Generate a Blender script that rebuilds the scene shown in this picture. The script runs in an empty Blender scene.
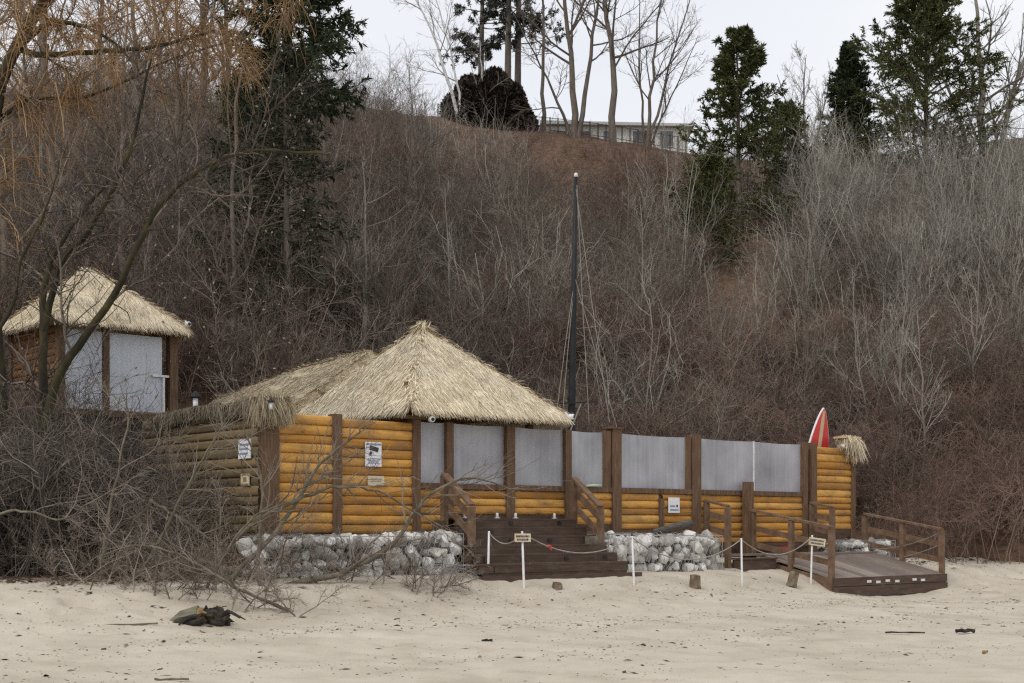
import bpy, math, random
import numpy as np
from mathutils import Vector, Matrix

# ------------------------------------------------------------------ camera, sky, sun, exposure
SC = bpy.context.scene
EYE = 1.7                       # eye height above the near sand
F = 1400.0                      # focal length in pixels of the 1024 px frame
HZ = 525.0                      # image row of the horizon
cam_d = bpy.data.cameras.new('camera')
cam_d.sensor_width = 36.0
cam_d.lens = 36.0 * F / 1024.0
cam_d.shift_y = (HZ - 341.5) / 1024.0
cam_d.clip_start = 0.5
cam_d.clip_end = 3000.0
cam = bpy.data.objects.new('camera', cam_d)
SC.collection.objects.link(cam)
cam.location = (0, 0, EYE)
cam.rotation_euler = (math.radians(90), 0, 0)
SC.camera = cam

SUN_EL, SUN_AZ = math.radians(48), math.radians(215)
world = bpy.data.worlds.new('World')
SC.world = world
world.use_nodes = True
wt = world.node_tree
wt.nodes.clear()
w_out = wt.nodes.new('ShaderNodeOutputWorld')
w_bg = wt.nodes.new('ShaderNodeBackground')
w_sky = wt.nodes.new('ShaderNodeTexSky')
w_sky.sky_type = 'NISHITA'
w_sky.sun_disc = False
w_sky.sun_elevation = SUN_EL
w_sky.sun_rotation = SUN_AZ
w_sky.air_density = 1.0
w_sky.dust_density = 2.0
w_tc = wt.nodes.new('ShaderNodeTexCoord')
w_map = wt.nodes.new('ShaderNodeMapping')
w_map.inputs['Scale'].default_value = (1.2, 1.2, 4.0)
w_n = wt.nodes.new('ShaderNodeTexNoise')
w_n.inputs['Scale'].default_value = 2.2
w_n.inputs['Detail'].default_value = 5
w_r = wt.nodes.new('ShaderNodeValToRGB')          # the overcast: pale grey clouds, slightly blue
w_r.color_ramp.elements[0].position = 0.3
w_r.color_ramp.elements[0].color = (0.86, 0.88, 0.93, 1)
w_r.color_ramp.elements[1].position = 0.7
w_r.color_ramp.elements[1].color = (0.98, 0.985, 1.0, 1)
w_mul = wt.nodes.new('ShaderNodeVectorMath')
w_mul.operation = 'SCALE'
w_mul.inputs['Scale'].default_value = 8.2
w_mix = wt.nodes.new('ShaderNodeMixRGB')
w_mix.inputs['Fac'].default_value = 0.9
L = wt.links.new
L(w_tc.outputs['Generated'], w_map.inputs['Vector'])
L(w_map.outputs['Vector'], w_n.inputs['Vector'])
L(w_n.outputs['Fac'], w_r.inputs['Fac'])
L(w_r.outputs['Color'], w_mul.inputs[0])
L(w_sky.outputs['Color'], w_mix.inputs['Color1'])
L(w_mul.outputs['Vector'], w_mix.inputs['Color2'])
L(w_mix.outputs['Color'], w_bg.inputs['Color'])
w_bg.inputs['Strength'].default_value = 0.10
L(w_bg.outputs['Background'], w_out.inputs['Surface'])

sun_d = bpy.data.lights.new('sun', 'SUN')
sun_d.energy = 1.1
sun_d.angle = math.radians(25)
sun_d.color = (1.0, 0.96, 0.9)
sun = bpy.data.objects.new('sun', sun_d)
SC.collection.objects.link(sun)
sd = Vector((math.sin(SUN_AZ) * math.cos(SUN_EL), math.cos(SUN_AZ) * math.cos(SUN_EL), math.sin(SUN_EL)))
sun.rotation_euler = sd.to_track_quat('Z', 'Y').to_euler()
sun.location = (0, 0, 60)

SC.view_settings.view_transform = 'Standard'
SC.view_settings.look = 'None'
SC.view_settings.exposure = 0.34
SC.view_settings.gamma = 1.0
SC.view_settings.use_curve_mapping = False
SC.render.engine = 'CYCLES'
SC.cycles.use_denoising = False
SC.cycles.filter_width = 1.3
SC.cycles.max_bounces = 5
SC.cycles.diffuse_bounces = 3
SC.cycles.transparent_max_bounces = 8

rng = np.random.default_rng(7)
COL = SC.collection

# ------------------------------------------------------------------ frames and heights
C0 = np.array([-4.216, 24.4])
UD = np.array([0.7555, 0.655])          # along the front fence
VD = np.array([0.655, -0.7555])         # out of the fence towards the beach
TH = math.atan2(UD[1], UD[0])


def W(u, v, z=0.0):
    p = C0 + UD * u + VD * v
    return Vector((p[0], p[1], z + EYE))


def uv_of(X, Y):
    dx, dy = X - C0[0], Y - C0[1]
    return dx * UD[0] + dy * UD[1], dx * VD[0] + dy * VD[1]


def P(px, py, Y):
    return np.array([(px - 512) * Y / F, Y, EYE - (py - HZ) * Y / F])


def sstep(a, b, x):
    t = np.clip((x - a) / (b - a), 0, 1)
    return t * t * (3 - 2 * t)


def beach_z(X, Y):
    u, v = uv_of(np.asarray(X, float), np.asarray(Y, float))
    z = np.interp(v, [-60, 0.8, 2.0, 2.7, 4.0, 7, 11, 30, 200], [-0.9, -0.88, -1.0, -1.22, -1.42, -1.6, -1.73, -2.1, -3.0])
    z = z - 0.36 * np.exp(-((u - 15) / 3.2) ** 2) * sstep(1.4, 2.6, v) * (1 - sstep(3, 7, v))
    return z + EYE


def hill_base(X):
    return np.interp(X, [-60, -14, -9, -4, 2, 8, 12, 16, 60], [24, 25.5, 27.5, 33, 37, 40.0, 39.6, 38.8, 41])


def hill_z(X, Y):
    X = np.asarray(X, float)
    Y = np.asarray(Y, float)
    yb = hill_base(X)
    t = (Y - yb) / (91.0 - yb)
    pxc = 512 + np.clip(X, -70, 70) * F / 91.0
    yc = np.interp(pxc, [-500, 0, 360, 450, 560, 680, 800, 1024, 1500], [70, 92, 107, 119, 133, 151, 168, 188, 200])
    zc = (HZ - yc) * 91.0 / F
    z0 = -0.62
    tt = np.clip(t, 0, 1)
    prof = 0.93 * tt + 0.07 * sstep(0, 1, tt)
    prof = prof - 0.03 * sstep(0.9, 1.0, tt) * 0
    z = z0 + (zc - z0) * prof
    wob = 0.35 * np.sin(X * 0.41 + Y * 0.13) + 0.25 * np.sin(X * 0.23 - Y * 0.37 + 1.3)
    z = z + wob * sstep(0.03, 0.2, t) * (1 - 0.85 * sstep(0.9, 1.0, t))
    z = np.where(t < 0, z0 - np.clip(-t * 26, 0, 2.6), z)
    return z + EYE


def ground_at(px, py):
    a, b = 8.0, 60.0
    for _ in range(60):
        m = (a + b) / 2
        z = EYE - (py - HZ) * m / F
        if z > beach_z((px - 512) * m / F, m):
            a = m
        else:
            b = m
    return np.array([(px - 512) * a / F, a, float(beach_z((px - 512) * a / F, a))])


def on_hill(px, Y):
    X = (px - 512) * Y / F
    return np.array([X, Y, float(hill_z(X, Y))])


# ------------------------------------------------------------------ materials
def hexc(s):
    s = s.lstrip('#')
    c = [int(s[i:i + 2], 16) / 255 for i in (0, 2, 4)]
    return tuple((x / 12.92 if x <= 0.04045 else ((x + 0.055) / 1.055) ** 2.4) for x in c) + (1,)


def mat(name, cols, scale=4.0, stretch=(1, 1, 1), rough=0.85, bump=0.0, isl=0.0, obr=0.0, detail=6, coord='Object',
        lo=0.3, hi=0.7, big=0.0, bigscale=0.15, spec=0.3, bumpscale=None):
    m = bpy.data.materials.new(name)
    m.use_nodes = True
    t = m.node_tree
    b = t.nodes['Principled BSDF']
    b.inputs['Roughness'].default_value = rough
    b.inputs['Specular IOR Level'].default_value = spec
    tc = t.nodes.new('ShaderNodeTexCoord')
    mp = t.nodes.new('ShaderNodeMapping')
    mp.inputs['Scale'].default_value = stretch
    n = t.nodes.new('ShaderNodeTexNoise')
    n.inputs['Scale'].default_value = scale
    n.inputs['Detail'].default_value = detail
    n.inputs['Roughness'].default_value = 0.6
    r = t.nodes.new('ShaderNodeValToRGB')
    els = r.color_ramp.elements
    while len(els) < len(cols):
        els.new(0.5)
    for i, c in enumerate(cols):
        els[i].position = lo + (hi - lo) * i / max(1, len(cols) - 1)
        els[i].color = c if len(c) == 4 else tuple(c) + (1,)
    k = t.links.new
    k(tc.outputs[coord], mp.inputs['Vector'])
    k(mp.outputs['Vector'], n.inputs['Vector'])
    fac = n.outputs['Fac']

    def blend(a, bsock, f):
        x = t.nodes.new('ShaderNodeMix')
        x.data_type = 'FLOAT'
        x.inputs[0].default_value = f
        k(a, x.inputs[2])
        k(bsock, x.inputs[3])
        return x.outputs[0]
    if isl > 0:
        g = t.nodes.new('ShaderNodeNewGeometry')
        fac = blend(fac, g.outputs['Random Per Island'], isl)
    if obr > 0:
        o = t.nodes.new('ShaderNodeObjectInfo')
        fac = blend(fac, o.outputs['Random'], obr)
    if big > 0:
        g2 = t.nodes.new('ShaderNodeNewGeometry')
        n2 = t.nodes.new('ShaderNodeTexNoise')
        n2.inputs['Scale'].default_value = bigscale
        n2.inputs['Detail'].default_value = 3
        k(g2.outputs['Position'], n2.inputs['Vector'])
        fac = blend(fac, n2.outputs['Fac'], big)
    k(fac, r.inputs['Fac'])
    k(r.outputs['Color'], b.inputs['Base Color'])
    if bump > 0:
        bp = t.nodes.new('ShaderNodeBump')
        bp.inputs['Strength'].default_value = min(1.0, bump)
        bp.inputs['Distance'].default_value = 0.02
        if bumpscale:
            n3 = t.nodes.new('ShaderNodeTexNoise')
            n3.inputs['Scale'].default_value = bumpscale
            n3.inputs['Detail'].default_value = 4
            k(mp.outputs['Vector'], n3.inputs['Vector'])
            k(n3.outputs['Fac'], bp.inputs['Height'])
        else:
            k(n.outputs['Fac'], bp.inputs['Height'])
        k(bp.outputs['Normal'], b.inputs['Normal'])
    return m


M = {}
M['sand'] = mat('sand', [(0.375, 0.325, 0.255), (0.485, 0.43, 0.347), (0.555, 0.5, 0.412)], 1.3, rough=0.95, bump=0.5, bumpscale=22, big=0.35, bigscale=0.35, spec=0.1)
M['hill'] = mat('leaf litter', [(0.05, 0.035, 0.026), (0.125, 0.08, 0.055), (0.23, 0.14, 0.09)], 3.0, rough=1, bump=0.8, big=0.4, bigscale=0.12, spec=0.05)
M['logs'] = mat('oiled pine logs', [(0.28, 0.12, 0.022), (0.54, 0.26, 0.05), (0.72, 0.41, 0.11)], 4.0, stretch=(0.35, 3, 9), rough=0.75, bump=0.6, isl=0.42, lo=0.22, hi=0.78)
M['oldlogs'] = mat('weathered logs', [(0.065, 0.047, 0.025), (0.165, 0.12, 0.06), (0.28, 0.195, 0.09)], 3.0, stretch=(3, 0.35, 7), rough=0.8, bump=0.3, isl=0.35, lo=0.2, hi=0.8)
M['hutlogs'] = mat('brown logs', [(0.10, 0.045, 0.012), (0.24, 0.11, 0.03)], 3.0, stretch=(3, 0.35, 7), rough=0.8, bump=0.3, isl=0.3)
M['post'] = mat('brown stained timber', [(0.06, 0.034, 0.02), (0.12, 0.07, 0.04), (0.2, 0.125, 0.075)], 5, stretch=(4, 4, 0.5), rough=0.75, bump=0.3, isl=0.25)
M['rail'] = mat('weathered brown boards', [(0.07, 0.042, 0.026), (0.145, 0.09, 0.056), (0.225, 0.15, 0.10)], 5, stretch=(1, 1, 1), rough=0.75, bump=0.2, isl=0.3)
M['step'] = mat('dark brown decking', [(0.045, 0.027, 0.019), (0.078, 0.048, 0.034), (0.115, 0.075, 0.055)], 5, stretch=(0.4, 5, 5), rough=0.7, bump=0.2, isl=0.25)
M['deck'] = mat('worn decking', [(0.13, 0.10, 0.085), (0.19, 0.15, 0.125), (0.26, 0.21, 0.175)], 4, stretch=(3, 0.5, 3), rough=0.7, bump=0.2, isl=0.45)
M['thatch'] = mat('palm thatch', [(0.36, 0.28, 0.17), (0.72, 0.615, 0.435), (0.90, 0.82, 0.65)], 2.2, rough=0.8, isl=0.55, lo=0.15, hi=0.85, spec=0.2)
M['oldthatch'] = mat('grey weathered thatch', [(0.09, 0.077, 0.053), (0.175, 0.15, 0.106), (0.30, 0.255, 0.175)], 2.2, rough=0.9, isl=0.55, lo=0.15, hi=0.85, spec=0.1)
M['skirtstraw'] = mat('faded straw', [(0.16, 0.125, 0.075), (0.36, 0.295, 0.19), (0.5, 0.43, 0.3)], 2.2, rough=0.85, isl=0.55, lo=0.15, hi=0.85, spec=0.2)
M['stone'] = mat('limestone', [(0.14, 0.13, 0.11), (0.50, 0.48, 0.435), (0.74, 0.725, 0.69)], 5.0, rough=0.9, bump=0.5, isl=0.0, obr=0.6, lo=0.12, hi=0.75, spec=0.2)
M['gapshade'] = mat('dark gap shade', [(0.03, 0.028, 0.025), (0.12, 0.112, 0.10), (0.26, 0.25, 0.225)], 9, rough=1, bump=1.0, lo=.2, hi=.8)  # darkened stone colour, paints the shade seen between the gabion stones
M['wire'] = mat('galvanised wire', [(0.28, 0.28, 0.29), (0.4, 0.4, 0.41)], 3, rough=0.5)
M['white'] = mat('white paint', [(0.62, 0.62, 0.62), (0.8, 0.8, 0.8)], 6, stretch=(1, 1, 0.5), rough=0.5)
M['sign'] = mat('white sign board', [(0.66, 0.66, 0.68), (0.8, 0.8, 0.82)], 9, rough=0.5)
M['beige'] = mat('cream sign board', [(0.52, 0.44, 0.30), (0.66, 0.57, 0.41)], 9, rough=0.6)
M['ink'] = mat('dark print', [(0.02, 0.02, 0.025), (0.05, 0.05, 0.06)], 9, rough=0.6)
M['blueink'] = mat('grey blue print', [(0.16, 0.20, 0.30), (0.26, 0.31, 0.42)], 9, rough=0.6)
M['black'] = mat('black cover', [(0.010, 0.010, 0.012), (0.022, 0.022, 0.026)], 4, rough=0.6)
M['rope'] = mat('grey rope', [(0.22, 0.20, 0.17), (0.36, 0.33, 0.29)], 8, rough=0.9)
M['red'] = mat('red lacquer', [(0.50, 0.03, 0.03), (0.62, 0.05, 0.05)], 3, rough=0.35)
M['tan'] = mat('tan stripe', [(0.48, 0.36, 0.2), (0.58, 0.46, 0.28)], 3, rough=0.4)
M['green'] = mat('pale green plastic', [(0.45, 0.6, 0.42), (0.6, 0.72, 0.58)], 3, rough=0.4)
M['roofing'] = mat('pale roofing', [(0.42, 0.42, 0.40), (0.55, 0.54, 0.5)], 1, rough=0.8)
M['houseglass'] = mat('house window', [(0.10, 0.11, 0.12), (0.2, 0.21, 0.22)], 1, rough=0.2)
M['housewall'] = mat('cream render', [(0.62, 0.61, 0.55), (0.74, 0.73, 0.67)], 1, rough=0.8)
M['bark'] = mat('grey brown bark', [(0.06, 0.05, 0.04), (0.13, 0.105, 0.085), (0.20, 0.17, 0.14)], 5, stretch=(1, 1, 0.3), rough=0.95, bump=0.6, isl=0.2)
M['palebark'] = mat('pale grey bark', [(0.13, 0.115, 0.10), (0.21, 0.19, 0.165), (0.29, 0.265, 0.235)], 5, stretch=(1, 1, 0.3), rough=0.95, isl=0.3)
M['birch'] = mat('white birch bark', [(0.30, 0.29, 0.28), (0.55, 0.53, 0.51), (0.66, 0.64, 0.62)], 4, stretch=(1, 1, 3), rough=0.8, isl=0.1)
M['moss'] = mat('mossy bark', [(0.025, 0.021, 0.016), (0.045, 0.039, 0.022), (0.085, 0.075, 0.027)], 3, stretch=(1, 1, 0.6), rough=1, bump=0.7)
M['twig'] = mat('grey brown twigs', [(0.075, 0.058, 0.047), (0.155, 0.122, 0.098), (0.26, 0.215, 0.175)], 0.8, rough=0.95, isl=0.5, lo=0.15, hi=0.85)
M['willowtwig'] = mat('orange willow shoots', [(0.11, 0.066, 0.034), (0.28, 0.165, 0.075), (0.50, 0.32, 0.15)], 0.6, rough=0.8, isl=0.5, lo=0.15, hi=0.85)
M['saptwig'] = mat('sapling stems', [(0.04, 0.032, 0.026), (0.15, 0.122, 0.098), (0.35, 0.298, 0.25)], 0.5, rough=0.95, isl=0.5, obr=0.3, lo=0.2, hi=0.8, big=0.25, bigscale=0.12)
M['redtwig'] = mat('red brown bramble canes', [(0.04, 0.027, 0.022), (0.155, 0.101, 0.08), (0.335, 0.242, 0.195)], 0.5, rough=0.95, isl=0.5, obr=0.3, lo=0.2, hi=0.8, big=0.25, bigscale=0.2)
M['siltwig'] = mat('silver grey stems', [(0.08, 0.072, 0.06), (0.245, 0.225, 0.188), (0.45, 0.42, 0.365)], 0.5, rough=0.95, isl=0.5, obr=0.25, lo=0.2, hi=0.8)
M['darktwig'] = mat('dark twigs', [(0.025, 0.02, 0.0165), (0.08, 0.066, 0.054), (0.24, 0.203, 0.168)], 0.5, rough=0.95, isl=0.5, obr=0.25, lo=0.2, hi=0.8)
M['brush'] = mat('grey dead brush', [(0.075, 0.058, 0.045), (0.17, 0.138, 0.11), (0.35, 0.30, 0.25)], 0.8, rough=0.95, isl=0.55, lo=0.15, hi=0.85)
M['deadwood'] = mat('weathered deadwood', [(0.075, 0.062, 0.045), (0.14, 0.12, 0.085), (0.22, 0.195, 0.15)], 5, stretch=(1, 1, 1), rough=0.95, bump=0.5)
M['driftgrey'] = mat('grey driftwood', [(0.09, 0.083, 0.06), (0.18, 0.165, 0.125), (0.26, 0.24, 0.18)], 5, stretch=(0.6, 4, 4), rough=0.95, bump=0.8)
M['darkdrift'] = mat('dark grey driftwood', [(0.04, 0.036, 0.032), (0.085, 0.078, 0.07), (0.16, 0.15, 0.135)], 5, stretch=(0.6, 4, 4), rough=0.95, bump=0.8)
M['stump'] = mat('sandy weathered timber', [(0.09, 0.065, 0.045), (0.17, 0.13, 0.09), (0.28, 0.23, 0.17)], 7, rough=0.95, bump=0.8)
M['char'] = mat('blackened wood', [(0.012, 0.011, 0.010), (0.03, 0.026, 0.022), (0.08, 0.06, 0.04)], 6, rough=1, bump=0.9)
M['rotten'] = mat('ochre rotten wood', [(0.16, 0.10, 0.04), (0.32, 0.22, 0.10)], 6, rough=1, bump=0.8)
M['needle'] = mat('spruce needles', [(0.03, 0.038, 0.016), (0.075, 0.085, 0.032), (0.155, 0.155, 0.06)], 0.7, rough=0.85, isl=0.55, lo=0.15, hi=0.85, spec=0.15)
M['darkneedle'] = mat('dark spruce needles', [(0.02, 0.03, 0.017), (0.042, 0.055, 0.028), (0.08, 0.095, 0.045)], 0.7, rough=0.85, isl=0.55, lo=0.15, hi=0.85, spec=0.15)
M['oliveneedle'] = mat('olive cedar sprays', [(0.03, 0.037, 0.012), (0.065, 0.075, 0.022), (0.11, 0.115, 0.036)], 0.7, rough=0.85, isl=0.55, lo=0.15, hi=0.85, spec=0.15)
M['pineneedle'] = mat('pine tufts', [(0.026, 0.032, 0.026), (0.05, 0.056, 0.044), (0.085, 0.088, 0.066)], 0.7, rough=0.85, isl=0.55, spec=0.15)
M['yew'] = mat('dark yew leaves', [(0.012, 0.011, 0.009), (0.03, 0.025, 0.019), (0.07, 0.048, 0.034)], 0.7, rough=0.9, isl=0.5, spec=0.1)
M['deadleaf'] = mat('dead leaves', [(0.12, 0.085, 0.055), (0.26, 0.2, 0.14), (0.42, 0.35, 0.26)], 1, rough=0.9, isl=0.8, lo=0.05, hi=0.95)
M['debris'] = mat('beach debris', [(0.04, 0.028, 0.02), (0.11, 0.08, 0.058), (0.27, 0.22, 0.165)], 1, rough=0.95, isl=0.8, lo=0.05, hi=0.95)
M['litter'] = mat('brown leaf litter', [(0.035, 0.024, 0.017), (0.09, 0.058, 0.04), (0.2, 0.13, 0.085)], 1, rough=0.95, isl=0.8, lo=0.05, hi=0.95)
M['greyneedle'] = mat('greyed spruce needles', [(0.02, 0.024, 0.016), (0.042, 0.046, 0.03), (0.085, 0.083, 0.055)], 0.7, rough=0.9, isl=0.55, lo=0.15, hi=0.85, spec=0.1)
M['iron'] = mat('dark iron fence', [(0.02, 0.02, 0.02), (0.05, 0.045, 0.04)], 2, rough=0.7)
M['lens'] = mat('dark lens', [(0.01, 0.01, 0.012), (0.02, 0.02, 0.024)], 2, rough=0.2)
M['skirt'] = mat('red brown boards', [(0.03, 0.022, 0.018), (0.07, 0.05, 0.04)], 4, stretch=(0.3, 0.3, 4), rough=0.9, isl=0.3)


def film_mat():
    m = bpy.data.materials.new('hazy plastic film')
    m.use_nodes = True
    t = m.node_tree
    b = t.nodes['Principled BSDF']
    b.inputs['Roughness'].default_value = 0.32
    b.inputs['Alpha'].default_value = 0.86
    tc = t.nodes.new('ShaderNodeTexCoord')
    mp = t.nodes.new('ShaderNodeMapping')
    mp.inputs['Scale'].default_value = (9, 1, 0.35)
    n = t.nodes.new('ShaderNodeTexNoise')
    n.inputs['Scale'].default_value = 1.2
    n.inputs['Detail'].default_value = 5
    mp2 = t.nodes.new('ShaderNodeMapping')
    mp2.inputs['Scale'].default_value = (0.9, 1, 0.75)
    n2 = t.nodes.new('ShaderNodeTexNoise')
    n2.inputs['Scale'].default_value = 1.1
    n2.inputs['Detail'].default_value = 3
    mx = t.nodes.new('ShaderNodeMix')
    mx.data_type = 'FLOAT'
    mx.inputs[0].default_value = 0.74
    r = t.nodes.new('ShaderNodeValToRGB')
    r.color_ramp.elements[0].position = 0.3
    r.color_ramp.elements[0].color = (0.22, 0.225, 0.25, 1)
    r.color_ramp.elements[1].position = 0.7
    r.color_ramp.elements[1].color = (0.52, 0.525, 0.56, 1)
    bp = t.nodes.new('ShaderNodeBump')
    bp.inputs['Strength'].default_value = 0.5
    bp.inputs['Distance'].default_value = 0.02
    k = t.links.new
    k(tc.outputs['Object'], mp.inputs['Vector'])
    k(tc.outputs['Object'], mp2.inputs['Vector'])
    k(mp.outputs['Vector'], n.inputs['Vector'])
    k(mp2.outputs['Vector'], n2.inputs['Vector'])
    k(n.outputs['Fac'], mx.inputs[2])
    k(n2.outputs['Fac'], mx.inputs[3])
    k(mx.outputs[0], r.inputs['Fac'])
    k(r.outputs['Color'], b.inputs['Base Color'])
    k(n.outputs['Fac'], bp.inputs['Height'])
    k(bp.outputs['Normal'], b.inputs['Normal'])
    return m


def weather(m, col, lo, hi, scale, amount=1.0):
    """worn grey patches with a shape of their own over a timber material"""
    t = m.node_tree
    b_ = t.nodes['Principled BSDF']
    src = b_.inputs['Base Color'].links[0].from_socket
    tc = t.nodes.new('ShaderNodeTexCoord')
    mp = t.nodes.new('ShaderNodeMapping')
    mp.inputs['Scale'].default_value = (.55, .55, 1.3)
    n = t.nodes.new('ShaderNodeTexNoise')
    n.inputs['Scale'].default_value = scale
    n.inputs['Detail'].default_value = 9
    n.inputs['Roughness'].default_value = .72
    r = t.nodes.new('ShaderNodeMapRange')
    r.inputs[1].default_value = lo
    r.inputs[2].default_value = hi
    r.inputs[4].default_value = amount
    x = t.nodes.new('ShaderNodeMixRGB')
    x.inputs['Color2'].default_value = col + (1,)
    k = t.links.new
    k(tc.outputs['Object'], mp.inputs['Vector'])
    k(mp.outputs['Vector'], n.inputs['Vector'])
    k(n.outputs['Fac'], r.inputs['Value'])
    k(r.outputs[0], x.inputs['Fac'])
    k(src, x.inputs['Color1'])
    k(x.outputs['Color'], b_.inputs['Base Color'])


weather(M['logs'], (.20, .13, .07), .45, .68, 2.4, .85)
weather(M['logs'], (.10, .055, .025), .62, .68, 6.5, .8)
weather(M['white'], (.38, .36, .33), .5, .75, 7, .7)
weather(M['step'], (.16, .13, .105), .52, .75, 4, .6)
weather(M['deck'], (.3, .27, .22), .5, .75, 2.5, .6)
weather(M['post'], (.2, .15, .11), .55, .8, 3, .6)
weather(M['thatch'], (.50, .455, .375), .5, .75, 1.1, .65)
M['thatch_aged'] = mat('aged palm thatch', [(0.26, 0.195, 0.115), (0.54, 0.445, 0.30), (0.74, 0.645, 0.48)], 2.2, rough=0.8, isl=0.55, lo=0.15, hi=0.85, spec=0.2)
M['film'] = film_mat()


def clear_film():
    m = M['film'].copy()
    m.name = 'bright plastic film'
    for nd in m.node_tree.nodes:
        if nd.type == 'VALTORGB':
            nd.color_ramp.elements[0].color = (0.5, 0.55, 0.62, 1)
            nd.color_ramp.elements[1].color = (0.74, 0.78, 0.84, 1)
    return m


M['hutfilm'] = clear_film()


# ------------------------------------------------------------------ mesh building
class MB:
    """collects numpy geometry and links it as one mesh object; org turns (u, v, z) into the frame of a fence-aligned Empty"""

    def __init__(self, org=None):
        self.v, self.f, self.n, self.org = [], [], 0, org

    def add(self, verts, faces):
        verts = np.asarray(verts, float)
        if self.org is not None:
            o = self.org
            verts = np.stack([verts[:, 0] - o[0], -(verts[:, 1] - o[1]), verts[:, 2] - o[2]], 1)
        for f in (faces if isinstance(faces, list) else [faces]):
            f = np.asarray(f, np.int64) + self.n
            if self.org is not None:
                f = f[:, ::-1]
            self.f.append(f)
        self.v.append(verts)
        self.n += len(verts)
        return self

    def box(self, x0, x1, y0, y1, z0, z1):
        v = np.array([[x, y, z] for z in (z0, z1) for y in (y0, y1) for x in (x0, x1)], float)
        return self.add(v, np.array([[0, 2, 3, 1], [4, 5, 7, 6], [0, 1, 5, 4], [2, 6, 7, 3], [0, 4, 6, 2], [1, 3, 7, 5]]))

    def bar(self, p0, p1, w, h, up=(0, 0, 1)):
        p0, p1 = np.array(p0, float), np.array(p1, float)
        d = p1 - p0
        d /= np.linalg.norm(d)
        up = np.array(up, float)
        s = np.cross(d, up)
        if np.linalg.norm(s) < 1e-4:
            s = np.cross(d, [1, 0, 0])
        s /= np.linalg.norm(s)
        t = np.cross(s, d)
        v = np.array([p + s * a * w / 2 + t * b * h / 2 for p in (p0, p1) for b in (-1, 1) for a in (-1, 1)])
        return self.add(v, np.array([[0, 1, 3, 2], [4, 6, 7, 5], [0, 4, 5, 1], [2, 3, 7, 6], [0, 2, 6, 4], [1, 5, 7, 3]]))

    def tube(self, pts, r, k=6, caps=True):
        pts = np.asarray(pts, float)
        r = np.broadcast_to(np.asarray(r, float), (len(pts),))
        v, f = tubes(pts[None], r[None], k)
        fl = [f]
        if caps:
            n = len(pts)
            fl.append(np.arange(k)[::-1][None])
            fl.append(((n - 1) * k + np.arange(k))[None])
        return self.add(v, fl)

    def quads(self, q):
        q = np.asarray(q, float)
        return self.add(q.reshape(-1, 3), np.arange(len(q) * q.shape[1]).reshape(len(q), q.shape[1]))

    def poly(self, pts, y0, y1):
        """outline in x, z pulled from y0 to y1"""
        n = len(pts)
        v = np.array([[x, y0, z] for x, z in pts] + [[x, y1, z] for x, z in pts], float)
        sides = np.array([[i, (i + 1) % n, n + (i + 1) % n, n + i] for i in range(n)])
        return self.add(v, [np.arange(n)[::-1][None], (n + np.arange(n))[None], sides])

    def mesh(self, name, material, smooth=False):
        me = bpy.data.meshes.new(name)
        v = np.concatenate(self.v)
        me.vertices.add(len(v))
        me.vertices.foreach_set('co', v.astype(np.float32).ravel())
        li = np.concatenate([f.ravel() for f in self.f])
        tot = np.concatenate([np.full(len(f), f.shape[1]) for f in self.f])
        st = np.concatenate([[0], np.cumsum(tot)[:-1]])
        me.loops.add(len(li))
        me.loops.foreach_set('vertex_index', li.astype(np.int32))
        me.polygons.add(len(tot))
        me.polygons.foreach_set('loop_start', st.astype(np.int32))
        me.update(calc_edges=True)
        me.polygons.foreach_set('use_smooth', np.full(len(tot), bool(smooth)))
        me.materials.append(M[material] if isinstance(material, str) else material)
        return me

    def build(self, name, material, parent=None, smooth=False, loc=None):
        o = bpy.data.objects.new(name, self.mesh(name, material, smooth))
        COL.objects.link(o)
        if parent is not None:
            o.parent = parent
        if loc is not None:
            o.location = loc
        return o


def tubes(Pn, R, k=3):
    B, n, _ = Pn.shape
    T = np.gradient(Pn, axis=1)
    T /= np.linalg.norm(T, axis=2, keepdims=True) + 1e-9
    ref = np.where(np.abs(T[:, :1, 2:3]) > 0.9, np.array([[[1.0, 0, 0]]]), np.array([[[0, 0, 1.0]]]))
    S = np.cross(T, np.broadcast_to(ref, T.shape))
    S /= np.linalg.norm(S, axis=2, keepdims=True) + 1e-9
    N = np.cross(T, S)
    a = np.arange(k) * 2 * np.pi / k
    ring = Pn[:, :, None, :] + R[:, :, None, None] * (np.cos(a)[None, None, :, None] * S[:, :, None, :] + np.sin(a)[None, None, :, None] * N[:, :, None, :])
    v = ring.reshape(-1, 3)
    b = (np.arange(B) * n * k)[:, None, None]
    i = (np.arange(n - 1) * k)[None, :, None]
    j = np.arange(k)[None, None, :]
    j2 = (j + 1) % k
    f = np.stack([b + i + j, b + i + j2, b + i + k + j2, b + i + k + j], -1).reshape(-1, 4)
    return v, f


def nrm(a):
    return a / (np.linalg.norm(a, axis=-1, keepdims=True) + 1e-9)


def interp_poly(Pn, R, idx, t):
    n = Pn.shape[1]
    x = t * (n - 1)
    i = np.clip(x.astype(int), 0, n - 2)
    f = (x - i)[:, None]
    p = Pn[idx, i] * (1 - f) + Pn[idx, i + 1] * f
    tan = nrm(Pn[idx, i + 1] - Pn[idx, i])
    r = R[idx, i] * (1 - f[:, 0]) + R[idx, i + 1] * f[:, 0]
    return p, tan, r


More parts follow.
